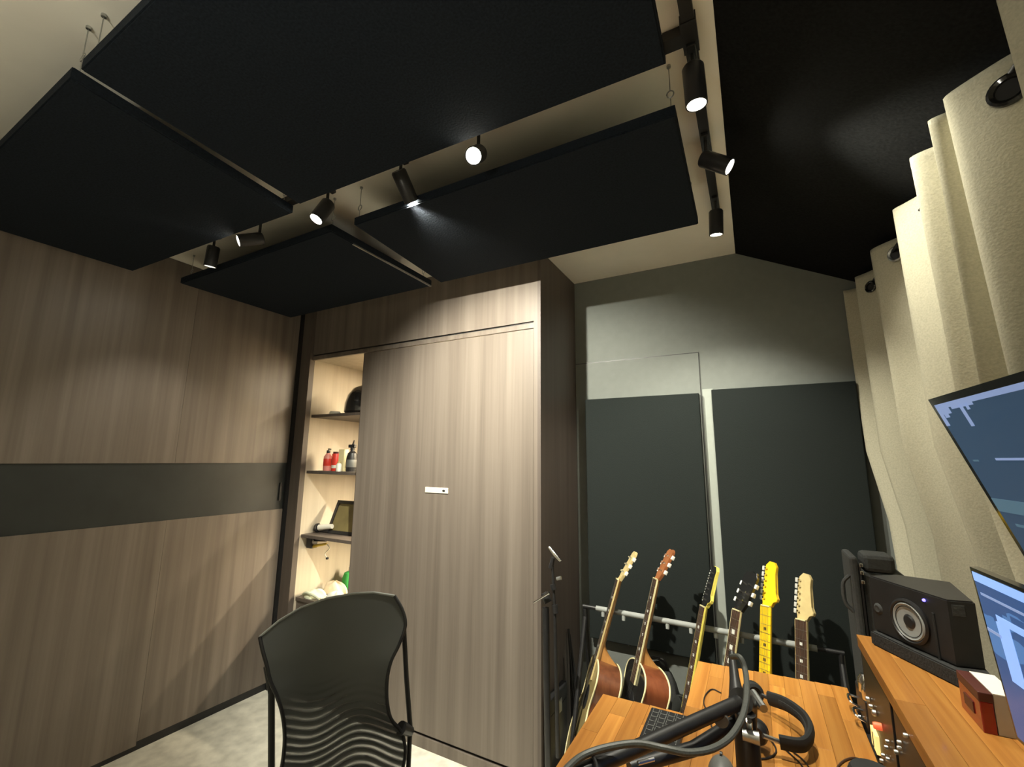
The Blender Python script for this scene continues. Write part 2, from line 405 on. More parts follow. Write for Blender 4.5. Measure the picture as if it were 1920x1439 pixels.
# added fill light out of view behind the camera, shaped as a floor lamp
fl = empty('fill_uplight', (-.55,-.75,ZF), 'added unseen uplight behind the camera that brightens the ceiling', 'added fill light')
MB().lathe([(0,0),(.13,0),(.13,.015),(.02,.03),(0,.03)], Matrix.Translation((-.55,-.75,ZF)), 28).build('base', M['blackm'], fl, True)
MB().tube([(-.55,-.75,ZF+.02),(-.55,-.75,1.62)], .012, 12).build('pole', M['blackm'], fl, True)
MB().lathe([(.02,0),(.10,.05),(.16,.12),(.155,.12),(.095,.055),(.0,.01)], Matrix.Translation((-.55,-.75,1.60)), 28).build('bowl', M['blackm'], fl, True)
ld = bpy.data.lights.new('uplight','AREA'); ld.shape='DISK'; ld.size=.24; ld.energy=UP_W; ld.color=LAMP_COL
lo = bpy.data.objects.new('uplight', ld); link(lo, fl); lo.location = Vector((-.55,-.75,1.70))-fl.location; lo.rotation_euler = (math.pi,0,0)

# ------------------------------------------------------------------ storage cabinet
cb = empty('storage_cabinet', (-1.9, 2.3, ZF), 'tall taupe wood storage cabinet with a sliding door and lit open shelves', 'cabinet')
YB = YE-.004
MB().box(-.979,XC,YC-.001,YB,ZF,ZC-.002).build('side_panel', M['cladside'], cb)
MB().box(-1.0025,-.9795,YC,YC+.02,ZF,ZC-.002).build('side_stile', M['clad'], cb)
MB().box(-2.815,-1.003,YC+.002,YC+.02,2.197,ZC-.002).build('header_panel', M['clad'], cb)
MB().box(-2.815,-1.003,YC+.012,YC+.03,2.186,2.196).build('track_groove', M['black'], cb)
MB().box(-2.815,-1.003,YC+.001,YC+.02,2.158,2.186).build('top_rail', M['clad'], cb)
dr = MB().box(-2.286,-1.006,YC+.005,YC+.03,.002,2.154).build('sliding_door', M['clad'], cb)
MB().box(-2.2905,-2.2865,YC+.004,YC+.03,.002,2.154).build('door_edge', M['cladside'], dr)
MB().box(-1.708,-1.542,YC,YC+.005,1.252,1.284,bevel=.002).build('door_plate', M['plate'], dr)
MB().prism([(.010*math.cos(a)-1.572,.006*math.sin(a)+1.267) for a in [i*math.pi/8 for i in range(16)]], -.0006, .0004,
   Matrix(((1,0,0,0),(0,0,1,YC-.0004),(0,1,0,0),(0,0,0,1)))).build('keyhole', M['black'], dr)
MB().box(-2.815,-1.003,YC,YC+.03,ZF,-.012).build('plinth', M['clad'], cb)
MB().box(-2.815,-1.003,YC+.018,YC+.03,-.012,.002).build('shadow_gap', M['black'], cb)
MB().box(-2.949,-2.922,2.037,YC+.03,ZF,ZC-.002).build('corner_filler', M['black'], cb)
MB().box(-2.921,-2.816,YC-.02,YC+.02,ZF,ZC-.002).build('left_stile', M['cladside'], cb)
MB().box(-2.86,-2.818,YC+.021,YB,ZF,ZC-.002).build('left_side', M['niche'], cb)
MB().box(-2.818,-.98,YB-.012,YB,ZF,ZC-.002).build('back_board', M['niche'], cb)
MB().box(-2.8175,-1.006,YC+.03,YB-.0125,2.162,2.18).build('top_board', M['niche'], cb)
SH = [1.745, 1.345, .908, .498]
for z in SH:
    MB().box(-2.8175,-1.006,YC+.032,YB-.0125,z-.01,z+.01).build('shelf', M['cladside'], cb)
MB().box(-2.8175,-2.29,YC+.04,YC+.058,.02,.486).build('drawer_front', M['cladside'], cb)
for z in [2.162]+[s-.01 for s in SH[:3]]:
    MB().box(-2.25,-1.25,YC+.40,YC+.415,z-.008,z-.0005).build('light_strip', M['ledstrip'], cb)
    ld = bpy.data.lights.new('strip_light','AREA'); ld.shape='RECTANGLE'; ld.size=.9; ld.size_y=.02; ld.energy=20; ld.color=(1,.85,.60)
    lo = bpy.data.objects.new('strip_light', ld); link(lo, cb); lo.location = Vector((-1.80,YC+.407,z-.012))-cb.location

# ------------------------------------------------------------------ things on the shelves
def helmet():
    p = at(672,771,2,SH[0]+.01); c = (-2.46, 2.27, SH[0]+.01)
    t = empty('black_case', c, 'rounded black bag partly hidden behind the cabinet door on the top shelf', 'bag')
    Mx = Matrix.Translation(c)
    MB().lathe([(0,0),(.12,0),(.135,.02),(.132,.08),(.115,.14),(.08,.19),(.03,.215),(0,.218)], Mx, 28).build('shell', M['gloss_black'], t, True)
    MB().tube([(c[0]-.03,c[1],c[2]+.21),(c[0]-.02,c[1],c[2]+.235),(c[0]+.02,c[1],c[2]+.235),(c[0]+.03,c[1],c[2]+.21)],.006,8).build('handle', M['black'], t, True)
helmet()
c = (-2.62, 2.155, SH[0]+.01)
tag(MB().lathe([(0,0),(.036,0),(.040,.008),(.034,.020),(0,.022)], Matrix.Translation(c), 24).build('small_dish', M['white'], smooth=True, loc=c), 'small white round dish lying on the top shelf', 'dish')
def bottle(x, y, z, prof, body, cap, capm, label, cat, name, band=None, extra=None):
    t = empty(name, (x,y,z), label, cat); T = Matrix.Translation((x,y,z))
    MB().lathe(prof, T, 20).build('body', body, t, True)
    if cap: MB().lathe(cap, T, 16).build('cap', capm, t, True)
    if band: MB().lathe(band[0], T, 20).build('label_band', band[1], t, True)
    if extra: extra(t)
    return t
z2 = SH[1]+.01
bottle(-2.70,2.19,z2,[(0,0),(.027,0),(.029,.01),(.029,.10),(.014,.122),(.012,.128),(0,.128)],M['pink'],[(.013,.122),(.013,.145),(0,.145)],M['black'],
   'pink bottle with black pump top and red band on the second shelf','bottle','pump_bottle',([(.0292,.035),(.0296,.036),(.0296,.085),(.0292,.086)],M['label_red']),
   lambda t: MB().tube([(-2.70,2.19,z2+.14),(-2.70,2.19,z2+.155),(-2.665,2.18,z2+.152)],.005,8).build('nozzle',M['black'],t,True))
bottle(-2.625,2.20,z2,[(0,0),(.028,0),(.029,.004),(.029,.118),(.027,.122),(0,.122)],M['label_red'],[(.024,.121),(.024,.135),(0,.136)],M['maroon'],
   'red tin between the pump bottle and the cream carton','tin','red_tin',([(.0292,.02),(.0294,.021),(.0294,.04),(.0292,.041)],M['white']))
t = empty('carton', (-2.57,2.19,z2), 'cream carton standing on the second shelf', 'carton')
MB().box(-2.568,-2.512,2.17,2.21,z2,z2+.150,bevel=.002).build('box', M['creambox'], t)
MB().box(-2.567,-2.513,2.1695,2.2105,z2+.135,z2+.1515).build('lid_flap', M['creambox'], t)
bottle(-2.515,2.135,z2,[(0,0),(.018,0),(.019,.004),(.019,.045),(.012,.056),(0,.056)],M['white'],[(.0125,.055),(.0125,.068),(0,.069)],M['maple'],
   'small white jar beside the black spray bottle','jar','small_jar')
bottle(-2.455,2.19,z2,[(0,0),(.035,0),(.037,.006),(.037,.095),(.030,.125),(.013,.14),(.012,.15),(0,.15)],M['black'],[(.015,.145),(.015,.165),(0,.166)],M['black'],
   'black spray bottle beside the cabinet door edge','bottle','spray_bottle',([(.0372,.03),(.0376,.031),(.0376,.08),(.0372,.081)],M['greyplastic']),
   lambda t: (MB().box(-2.49,-2.43,2.18,2.20,z2+.163,z2+.185,bevel=.003).build('spray_head',M['black'],t),
              MB().tube([(-2.455,2.19,z2+.18),(-2.445,2.19,z2+.215)],[.008,.003],8).build('spray_tip',M['black'],t,True)))
# third shelf: framed picture, headphones
z3 = SH[2]+.01
def picture():
    a = at(613,1000,2,z3); b = at(664,1006,2,z3); b = a + (b-a).normalized()*.30
    up = Vector((0,.10,.26)); n = (b-a).normalized().cross(up).normalized()
    t = empty('picture_frame', tuple(a), 'black framed olive picture leaning on the third shelf', 'picture')
    Lx = (b-a).normalized(); L = .30; Hh = .235; U = up.normalized()
    def slab(x0,x1,y0,y1,d0,d1):
        return [a+Lx*x+U*y+n*d for d in (d0,d1) for x,y in ((x0,y0),(x1,y0),(x1,y1),(x0,y1))]
    F = [(0,3,2,1),(4,5,6,7),(0,1,5,4),(1,2,6,5),(2,3,7,6),(3,0,4,7)]
    for x0,x1,y0,y1 in ((0,L,0,.022),(0,L,Hh-.022,Hh),(0,.022,.022,Hh-.022),(L-.022,L,.022,Hh-.022)):
        mb = MB(); mb.poly(slab(x0,x1,y0,y1,-.009,.009), F); mb.build('frame_rail', M['black'], t)
    mb = MB(); mb.poly(slab(.021,L-.021,.021,Hh-.021,-.004,.002), F); mb.build('picture_print', M['picture'], t)
picture()
def roll():
    a = Vector((-2.79,2.22,z3+.032))
    t = empty('tape_gun', (-2.78,2.22,z3), 'white and black handheld tool lying left of the framed picture', 'tool')
    MB().tube([a+Vector((.02,0,.004)),a+Vector((.13,.02,.018))],[.022,.016],14).build('barrel', M['white'], t, True)
    MB().lathe([(0,-.012),(.027,-.012),(.031,-.004),(.031,.008),(.02,.012),(0,.012)], frame(a,(1,.2,.15)), 20).build('end_ring', M['black'], t, True)
    MB().tube([a+Vector((-.01,.01,-.018)),a+Vector((.10,.02,-.018))],.013,12).build('grip', M['black'], t, True)
roll()
def hang():
    a = Vector((-2.80,2.15,SH[2]-.011))
    t = empty('glue_gun', tuple(a), 'black and yellow tool hanging under the third shelf', 'tool')
    MB().box(a.x-.005,a.x+.05,a.y,a.y+.05,a.z-.075,a.z,bevel=.004).build('holder', M['black'], t)
    MB().tube([a+Vector((.03,.02,-.065)),a+Vector((.17,.03,-.035))],[.012,.007],10).build('tool_body', M['yellowtool'], t, True)
    MB().tube([a+Vector((.05,.03,-.02)),a+Vector((.16,.03,-.012))],.010,10).build('tool_handle', M['black'], t, True)
    MB().tube(spline([a+Vector((.16,.03,-.03)),a+Vector((.20,.03,-.06)),a+Vector((.16,.03,-.10)),a+Vector((.18,.03,-.125))]),.003,6).build('cord', M['white'], t, True)
    MB().lathe([(0,-.008),(.010,-.004),(.010,.006),(0,.010)], Matrix.Translation(a+Vector((.185,.03,-.13))), 12).build('plug', M['black'], t, True)
hang()
z4 = SH[3]+.01
def blob(name, c, sx, sy, sz, m, label, cat, seed=0, parts=None):
    rnd = random.Random(seed); ph = [rnd.uniform(0,6) for _ in range(6)]
    t = empty(name, c, label, cat); rows = []
    for i in range(15):
        v = i/14; th = v*math.pi/2
        rows.append([Vector((c[0]+sx*math.cos(th)*math.cos(a)*(1+.14*math.sin(3*a+ph[0])+.07*math.sin(7*a+ph[1]+4*v)),
                     c[1]+sy*math.cos(th)*math.sin(a)*(1+.14*math.sin(2*a+ph[2])),
                     c[2]+sz*math.sin(th)*(1+.18*math.sin(4*a+ph[3])*math.cos(th)))) for a in [k*2*math.pi/36 for k in range(37)]])
    MB().grid(rows).build('folds', m, t, True)
    if parts: parts(t)
blob('folded_cloth', (-2.715,2.19,z4), .085,.06,.045, M['cloth'], 'pale green white cloth heaped on the lowest shelf', 'cloth', 1,
   lambda t: MB().tube(spline([(-2.79,2.15,z4+.012),(-2.73,2.13,z4+.035),(-2.66,2.13,z4+.03),(-2.61,2.14,z4+.012)]),.010,8).build('hem', M['cloth'], t, True))
blob('cream_cloth', (-2.68,2.32,z4), .10,.055,.075, M['cloth2'], 'cream cloth bundle behind the pale green one', 'cloth', 2)
blob('wipes_pack', (-2.50,2.18,z4), .085,.055,.065, M['white'], 'white plastic pack on the lowest shelf by the door edge', 'pack', 3)
def greencan():
    c = (-2.68,2.455,z4); T = Matrix.Translation(c)
    t = empty('green_spray_can', c, 'green bottle standing behind the cloths', 'bottle')
    MB().lathe([(0,0),(.055,0),(.058,.01),(.058,.07),(.045,.105),(.02,.115),(0,.115)], T, 24).build('body', M['green'], t, True)
    MB().lathe([(.018,.11),(.018,.145),(0,.147)], T, 16).build('cap', M['white'], t, True)
greencan()

# ------------------------------------------------------------------ end wall acoustic panels
for q in ((-.883,-.237,.466,1.815,'left charcoal wall panel between the cabinet and the pale strip'),
          (-.174,.45,.02,1.829,'right charcoal wall panel next to the curtain')):
    t = empty('wall_panel', ((q[0]+q[1])/2, 2.585, q[2]), q[4], 'acoustic panel', 'charcoal acoustic panels on the end wall')
    MB().box(q[0],q[1],2.562,2.602,q[2],q[3],bevel=.004).build('fabric_face', M['grey_fab'], t)
    MB().box(q[0]+.02,q[1]-.02,2.602,YE-.006 if q[0] < -.5 else YE,q[2]+.02,q[3]-.02).build('back_frame', M['black'], t)

# ------------------------------------------------------------------ curtain
crest = [(2.605,.452),(2.42,.458),(2.14,.463),(1.79,.463),(1.505,.432),(1.35,.428),(1.262,.436),(1.02,.440),(.72,.44),(.45,.44),(.15,.44),(-.15,.44),(-.5,.44),(-.9,.44)]
def curtain():
    key = []
    for i,(y,x) in enumerate(crest):
        key.append((y,x))
        if i+1 < len(crest):
            y2,x2 = crest[i+1]; d = y-y2; dep = min(.125, .05+.30*d)
            key.append((y-d*.46, min(.572,max(x,x2)+dep)))
    fine = []
    for (ya,xa),(yb_,xb) in zip(key,key[1:]):
        n = max(2, round(math.hypot(ya-yb_,xa-xb)/.012))
        fine += [Vector((ya+(yb_-ya)*k/n, xa+(xb-xa)*k/n+.012*math.sin(math.pi*k/n), 0)) for k in range(n)]
    fine.append(Vector((key[-1][0],key[-1][1],0)))
    pts = fine
    for _ in range(4): pts = [pts[0]]+[(pts[i-1]+pts[i]*2+pts[i+1])/4 for i in range(1,len(pts)-1)]+[pts[-1]]
    rows = []
    for z,kk in ((2.29,1.0),(2.27,1.0),(2.1,1.0),(1.8,1.0),(1.5,1.0),(1.2,1.0),(.9,1.0),(.5,1.0),(.1,1.0),(-.05,1.0)):
        s = (2.29-z)/2.35
        row = []
        for i,p in enumerate(pts):
            yy = p.x - s*.17*(1 if p.x > .5 else .6) + .012*math.sin(6*s+i*.3)
            yy = min(yy, 2.60)
            q = min(1,max(0,(1.5-z)/.4)); row.append(Vector((p.y + .010*math.sin(5*s+i*.11)*s + .05*q*q*(3-2*q), yy, z)))
        rows.append(row)
    t = empty('curtain', (.5,1.0,ZF), 'heavy beige felt eyelet curtain hanging in deep folds along the right wall', 'curtain')
    MB().grid(rows).build('fabric', M['curtain'], t, True)
    o = t.children[0] if t.children else None
    fab = bpy.data.objects['fabric']
    md = fab.modifiers.new('solid','SOLIDIFY'); md.thickness = .006; md.offset = 1
    rd = empty('curtain_rod', (.50,.9,2.215), 'dark curtain rod threaded through the eyelets', 'curtain rod')
    MB().tube([(.522,-.95,2.240),(.522,2.55,2.240)], .006, 12).build('rod', M['blackm'], rd, True)
    MB().lathe([(0,-.0),(.018,0),(.018,.02),(0,.025)], frame((.522,2.55,2.240),(0,1,0)), 16).build('finial', M['blackm'], rd, True)
    for yb in (-.4, 2.57):
        MB().box(.522,XR,yb-.008,yb+.008,2.224,2.234).build('bracket', M['blackm'], rd)
    # eyelets: dark metal rings set into each visible fold face
    bpy.context.view_layer.update()
    from mathutils.bvhtree import BVHTree
    bv = BVHTree.FromPolygons([v.co.copy()+WM(fab) for v in fab.data.vertices], [tuple(p.vertices) for p in fab.data.polygons])
    for px, py, r in ((1684,476,.030), (1636,538,.026), (1896,170,.034)):
        p, n, _i, _d = bv.ray_cast(Vector((0,0,H)), ray(px,py).normalized())
        if p is None: continue
        if n.dot(ray(px,py)) > 0: n = -n
        n = Vector((n.x,n.y,0)).normalized(); p = p + n*.007
        Mx = frame(p, n)
        e = MB().lathe([(r*.62,.001),(r*.66,.006),(r*.85,.009),(r,.006),(r*1.03,0),(r*.62,-.001)], Mx, 24).build('eyelet', M['steel'] if px == 1684 else M['gloss_black'], t, True)
        MB().lathe([(0,.0005),(r*.64,.0005)], Mx, 20).build('eyelet_hole', M['black'], e)
curtain()

# ------------------------------------------------------------------ desk
DZ, RZ = .72, .97
dk = empty('studio_desk', (0,1.0,ZF), 'oiled oak studio desk with a raised shelf and a side leaf', 'desk')
def staves(parent, x0, x1, y0, y1, top, th, wid=.046, skew=0.0, yfar=0.0):
    n = max(1, round((x1-x0)/wid)); wd = (x1-x0)/n
    for i in range(n):
        a = x0+i*wd; y = y0; ye = y1 + yfar*(i+.5)/n
        y -= random.uniform(0,.3)
        while y < ye-.02:
            L = random.uniform(.24,.55); e = min(ye, y+L)
            if ye-e < .08: e = ye
            ys = max(y, y0)
            if e > ys+.01:
                MB().box(a+.0002,a+wd-.0002,ys+.0002,e-.0002,top-th,top,bevel=.0005).build('stave', M['stave'], parent, loc=((a+wd/2),(ys+e)/2,top-th/2))
            y = e
tp = MB().box(-.234,.214,.25,1.88,DZ-.030,DZ-.012).build('main_top', M['edgewood'], dk)
staves(tp, -.235, .215, .25, 1.890, DZ, .012, yfar=.036)
sl = MB().box(-.472,-.237,.5,1.485,DZ-.030,DZ-.012).build('side_leaf', M['edgewood'], dk)
staves(sl, -.473, -.236, .5, 1.490, DZ, .012, yfar=.012)
rs = MB().box(.220,.414,.2,1.648,RZ-.030,RZ-.010).build('raised_shelf', M['edgewood'], dk)
staves(rs, .219, .415, .2, 1.649, RZ, .010)
for y in (.22, 1.30, 1.625):
    MB().box(.225,.412,y,y+.022,DZ,RZ-.030).build('shelf_support', M['blackm'], dk)
MB().box(.216,.414,.25,1.65,DZ-.03,DZ-.002).build('rear_top', M['blackm'], dk)
for x,y in ((-.20,.3),(-.20,1.84),(.39,.3),(.39,1.60),(-.44,.55),(-.44,1.44)):
    MB().box(x-.02,x+.02,y-.02,y+.02,ZF,DZ-.030,bevel=.002).build('leg', M['blackm'], dk)
MB().box(-.18,.41,1.825,1.855,DZ-.07,DZ-.03).build('apron', M['blackm'], dk)
MB().box(-.42,-.22,1.425,1.455,DZ-.07,DZ-.03).build('apron', M['blackm'], dk)

# ------------------------------------------------------------------ rack gear under the raised shelf
rk = empty('rack_unit', (.32,1.2,DZ), 'black rack units with lit meter and knobs under the raised shelf', 'audio rack')
MB().box(.235,.44,.85,1.29,DZ,RZ-.032).box(.235,.44,1.33,1.60,DZ,RZ-.032).build('chassis', M['black'], rk)
MB().box(.222,.236,.85,1.298,DZ,RZ-.034,bevel=.002).build('front_panel', M['blackm'], rk)
MB().box(.222,.236,1.33,1.62,DZ,RZ-.034,bevel=.002).build('front_panel', M['black'], rk)
def onface(px, py, x=.220): return at(px, py, 0, x)
def knob(px, py, r, m, name='knob', dep=.016):
    p = onface(px,py)
    MB().lathe([(0,dep),(r*.8,dep),(r,dep*.7),(r,0)], frame(p,(-1,0,0)), 16).build(name, m, rk, True)
p = onface(1643,1386)
MB().box(.214,.223,p.y-.028,p.y+.028,p.z-.024,p.z+.018,bevel=.001).build('meter_window', M['vu'], rk)
MB().box(.2125,.214,p.y-.001,p.y+.001,p.z-.020,p.z+.014).build('meter_needle', M['black'], rk)
knob(1653,1364,.008,M['redlamp'],'indicator')
p = onface(1626,1398); MB().box(.216,.223,p.y-.045,p.y+.04,p.z-.006,p.z+.006,bevel=.001).build('fader_slot', M['pink'], rk)
for px,py in ((1667,1392),(1665,1403),(1659,1418),(1684,1412),(1690,1405),(1656,1428),(1668,1425),(1702,1381),(1690,1394)):
    knob(px,py,.0045,M['steel'],dep=.007)
for px,py,r in ((1630,1312,.006),(1636,1326,.005),(1642,1338,.007),(1614,1345,.005),(1605,1330,.004)):
    knob(px,py,r,M['steel'],dep=.008)
# strip of guitar-amp like glossy valves and handles beyond the shelf end
vb = empty('valve_preamp', (.25,1.72,DZ), 'shiny silver valves and handles of a preamp at the far end of the desk', 'preamp')
MB().box(.222,.36,1.655,1.80,DZ-.03,DZ+.075,bevel=.004).build('chassis', M['black'], vb)
for x,y in ((.238,1.675),(.238,1.725),(.278,1.70),(.278,1.755)):
    T = Matrix.Translation((x,y,DZ+.075))
    MB().lathe([(0,0),(.018,0),(.019,.022),(.017,.036),(.009,.048),(0,.050)], T, 18).build('valve', M['chrome'], vb, True)
MB().tube(spline([(.222,1.665,DZ+.02),(.200,1.668,DZ+.03),(.200,1.70,DZ+.035),(.222,1.71,DZ+.03)]),.0035,8).build('handle', M['chrome'], vb, True)
MB().tube(spline([(.222,1.75,DZ+.02),(.200,1.752,DZ+.03),(.200,1.785,DZ+.035),(.222,1.79,DZ+.03)]),.0035,8).build('handle', M['chrome'], vb, True)
for y in (1.67,1.79): MB().box(.24,.34,y-.01,y+.01,DZ-.032,DZ-.03).build('foot', M['rubber'], vb)
MB().box(.215,.37,1.652,1.82,DZ-.055,DZ-.03).build('side_bracket', M['blackm'], dk)

# ------------------------------------------------------------------ studio monitor speaker on pad
A, B, Cc, D, E = (.254,1.592), (.362,1.409), (.412,1.420), (.430,1.62), (.324,1.645)
pd = empty('isolation_pad', (.34,1.52,RZ), 'dark foam isolation pad under the speaker', 'speaker pad')
MB().prism([(.243,1.585),(.356,1.382),(.414,1.392),(.432,1.62),(.325,1.642)], RZ, 1.004, bevel=.003).build('pad', M['foam'], pd)
sp = empty('studio_speaker', (.35,1.53,1.005), 'black studio monitor speaker with a silver grey cone and blue light', 'speaker')
MB().prism([A,B,Cc,D,E], 1.005, 1.144, bevel=.003).build('body', M['black'], sp)
fa = Vector((A[0],A[1],0)); fb = Vector((B[0],B[1],0)); fd = (fb-fa).normalized(); fn = Vector((fd.y,-fd.x,0))
if fn.y > 0: fn = -fn
def onfront(px, py, off=0.0): return atp(px, py, (A[0]+fn.x*off, A[1]+fn.y*off, 1.1), fn)
wc = onfront(1706,1166)
Mx = frame(wc, fn)
MB().lathe([(.052,.0),(.052,.004),(.047,.007),(.044,.004),(.043,.0)], Mx, 32).build('woofer_ring', M['black'], sp, True)
cn = MB().lathe([(.043,.0035),(.040,.006),(.036,.003),(.032,.0025),(.016,.0012)], Mx, 32).build('woofer_cone', M['cone'], sp, True)
MB().lathe([(.0165,.001),(.012,.005),(0,.0065)], Mx, 24).build('dust_cap', M['black'], cn, True)
MB().lathe([(.0335,.0042),(.0345,.0052),(.0355,.0042)], Mx, 32).build('surround', M['rubber'], cn, True)
t0 = onfront(1647,1142); MB().lathe([(0,.002),(.008,.004),(.012,.002),(.014,0)], frame(t0, fn), 20).build('tweeter', M['gig'], sp, True)
l0 = onfront(1733,1126); MB().lathe([(0,.003),(.003,.003),(.0035,0)], frame(l0, fn), 12).build('power_light', M['bluled'], sp, True)
pp = [onfront(1750,1150), onfront(1763,1238)]
MB().tube([pp[0]+fn*.0005, pp[1]+fn*.0005], .003, 8).build('port_slot', M['rubber'], sp)
q0 = at(1797,1146,1,1.418); sd = Vector((Cc[0]-B[0],Cc[1]-B[1],0)).normalized(); sn = Vector((sd.y,-sd.x,0))
q = atp(1797,1146,(B[0],B[1],1.1),sn); Mx = frame(q, sn)
MB().box(-.012,.012,-.012,.012,0,.0012,M=Mx,bevel=.0005).build('side_badge', M['gig'], sp)

# ------------------------------------------------------------------ red box and cream box
rb = empty('red_box', (.341,1.24,RZ), 'small glossy red and maroon box by the lower screen', 'box')
MB().box(.330,.3485,1.19,1.288,RZ,1.022,bevel=.0015).build('body', M['red'], rb)
MB().box(.329,.3495,1.189,1.289,1.022,1.038,bevel=.0015).build('lid', M['maroon'], rb)
MB().box(.3285,.330,1.22,1.262,.988,1.008).build('side_badge', M['maroon'], rb)
wb = empty('cream_box', (.37,1.24,RZ), 'white topped beige box leaning against the red box', 'box')
MB().box(.350,.3865,1.192,1.292,RZ,1.036,bevel=.001).build('body', M['beige'], wb)
MB().box(.350,.3865,1.192,1.292,1.036,1.038).build('top', M['white'], wb)

# ------------------------------------------------------------------ screens
FB = [(0,3,2,1),(4,5,6,7),(0,1,5,4),(1,2,6,5),(2,3,7,6),(3,0,4,7)]
def screen(name, tl, tr_, bl, label, smat, bez, thick, stand):
    tl, tr_, bl = Vector(tl), Vector(tr_), Vector(bl)
    ex = (tr_-tl); W = ex.length; ex.normalize(); ey = (bl-tl); Hh = ey.length; ey = (ey-ex*ey.dot(ex)).normalized()
    n = ex.cross(ey).normalized()
    if n.x > 0: n = -n       # toward the user
    t = empty(name, tuple(bl), label, 'screen')
    def slab(x0,x1,y0,y1,d0,d1): return [tl+ex*x+ey*y+n*d for d in (d0,d1) for x,y in ((x0,y0),(x1,y0),(x1,y1),(x0,y1))]
    mb = MB(); mb.poly(slab(0,W,0,Hh,-thick,0),FB); mb.build('housing', M['gloss_black'], t)
    mb = MB(); mb.poly(slab(bez,W-bez,bez,Hh-bez,-.001,.0006),FB); p = mb.build('display', smat, t)
    for (x0,x1,y0,y1,mm) in stand['marks']:
        mb = MB(); mb.poly(slab(bez+x0,bez+x1,bez+y0,bez+y1,.0004,.0010),FB); mb.build('window_bar', mm, p)
    return t, tl, ex, ey, n, W, Hh, slab
u_tl = Vector((.3256,1.2,1.579)); u_dir = (Vector((.3427,.873,1.579))-u_tl).normalized()
u_tr = u_tl+u_dir*.62; u_bl = u_tl+(Vector((.4255,1.2,1.286))-u_tl).normalized()*.33
us = screen('wall_monitor', u_tl, u_tr, u_bl, 'upper monitor with black bezel showing a dark blue window, tilted downward', M['scr_up'], .014, .028,
  {'marks':[(0,.59,0,.010,M['scr_bar']),(0,.015,.010,.045,M['scr_bar']),(.015,.05,.010,.022,M['scr_bar']),(.018,.035,.022,.029,M['scr_bar']),(.09,.102,.010,.052,M['scr_bar']),(.06,.14,.010,.015,M['scr_bar']),(.112,.122,.010,.022,M['scr_bar']),
            (.02,.04,.115,.118,M['scr_dim']),(.10,.20,.112,.116,M['scr_bar']),(.0,.30,.19,.215,M['scr_dim']),(.03,.30,.235,.24,M['scr_dim']),(.05,.25,.26,.27,M['scr_dim'])]})
mid = (u_tl+u_tr+u_bl+(u_bl+u_tr-u_tl))/4
MB().tube([mid+Vector((.02,0,0)), mid+Vector((.07,0,0))],.03,16).tube([mid+Vector((.05,0,.0)),Vector((mid.x+.06,mid.y,1.0)),Vector((mid.x+.06,mid.y,RZ))],.014,12).build('stand', M['blackm'], us[0], True)
l_tl = Vector((.305,1.05,1.2795)); l_dir = (Vector((.315,.905,1.2795))-l_tl).normalized()
l_tr = l_tl+l_dir*.50; l_bl = at(1908,1388,1,1.05)
ls = screen('desk_monitor', l_tl, l_tr, l_bl, 'lower screen standing on the raised shelf showing a bright blue recording window', M['scr_lo'], .006, .012,
  {'marks':[(0,.49,0,.014,M['scr_bright']),(.01,.2,.030,.034,M['scr_bar']),(.04,.3,.055,.066,M['scr_bright']),(.035,.07,.066,.15,M['scr_bright']),(.0,.04,.085,.09,M['scr_bar'])]})
m2 = (l_tr+l_bl)/2
MB().tube([Vector((m2.x+.02,m2.y,m2.z)),Vector((m2.x+.05,m2.y,1.05)),Vector((m2.x+.05,m2.y,RZ+.008))],.012,12).box(m2.x-.03,m2.x+.11,m2.y-.09,m2.y+.09,RZ,RZ+.008).build('stand', M['blackm'], ls[0], True)

# ------------------------------------------------------------------ black gig case behind the speaker
gc = empty('gear_case', (.36,2.12,ZF), 'dark grey padded gear case with clasps standing behind the speaker', 'case')
MB().box(.300,.425,2.00,2.16,ZF,1.075,bevel=.012).build('body', M['gig'], gc)
MB().box(.268,.292,1.985,2.15,ZF,1.125,bevel=.008).build('front_board', M['gig'], gc)
MB().box(.308,.398,2.0,2.10,1.075,1.135,bevel=.014).build('top_pouch', M['gig'], gc)
MB().box(.2925,.299,1.99,2.14,ZF,1.10).build('zip_gusset', M['black'], gc)
for z in (1.10,1.075,1.045): MB().box(.294,.304,1.978,1.99,z-.006,z+.006,bevel=.002).build('buckle', M['chrome'], gc)
MB().tube(spline([(.266,2.0,1.06),(.245,2.0,1.03),(.245,2.0,.97),(.266,2.0,.94)]),.006,8).build('side_handle', M['gig'], gc, True)

# ------------------------------------------------------------------ guitars on a rack
def BY(z): return 2.245+.25*(z-.70)
def onlean(px, py):
    n = Vector((0,1,-.25)).normalized()
    return atp(px, py, (0,2.245,.70), n)
rkx = empty('guitar_rack', (-.3,2.2,ZF), 'long guitar rack with a grey padded top bar', 'guitar stand')
ba = at(1118,1141,1,2.30); bb = at(1532,1217,1,2.30)
MB().tube([ba,bb],.0125,16).build('padded_bar', M['greytube'], rkx, True)
MB().tube([ba+Vector((-.07,0,.0)),ba],.009,12).build('bar_end', M['blackm'], rkx, True)
MB().tube([bb,bb+Vector((.09,0,0))],.009,12).build('bar_end', M['blackm'], rkx, True)
for i in range(9):
    p = ba.lerp(bb, (i+.35)/9)
    MB().tube([p+Vector((0,0,-.008)), p+Vector((0,-.006,-.032))],[.010,.008],10).build('divider_peg', M['greytube'], rkx, True)
for x in (ba.x-.06, bb.x+.08):
    MB().tube([(x,2.30,.70),(x,2.36,.3),(x,2.42,ZF+.015)],.011,10).build('upright', M['blackm'], rkx, True)
    MB().tube([(x,2.30,.66),(x,2.08,.14),(x,1.96,ZF+.015)],.011,10).build('upright', M['blackm'], rkx, True)
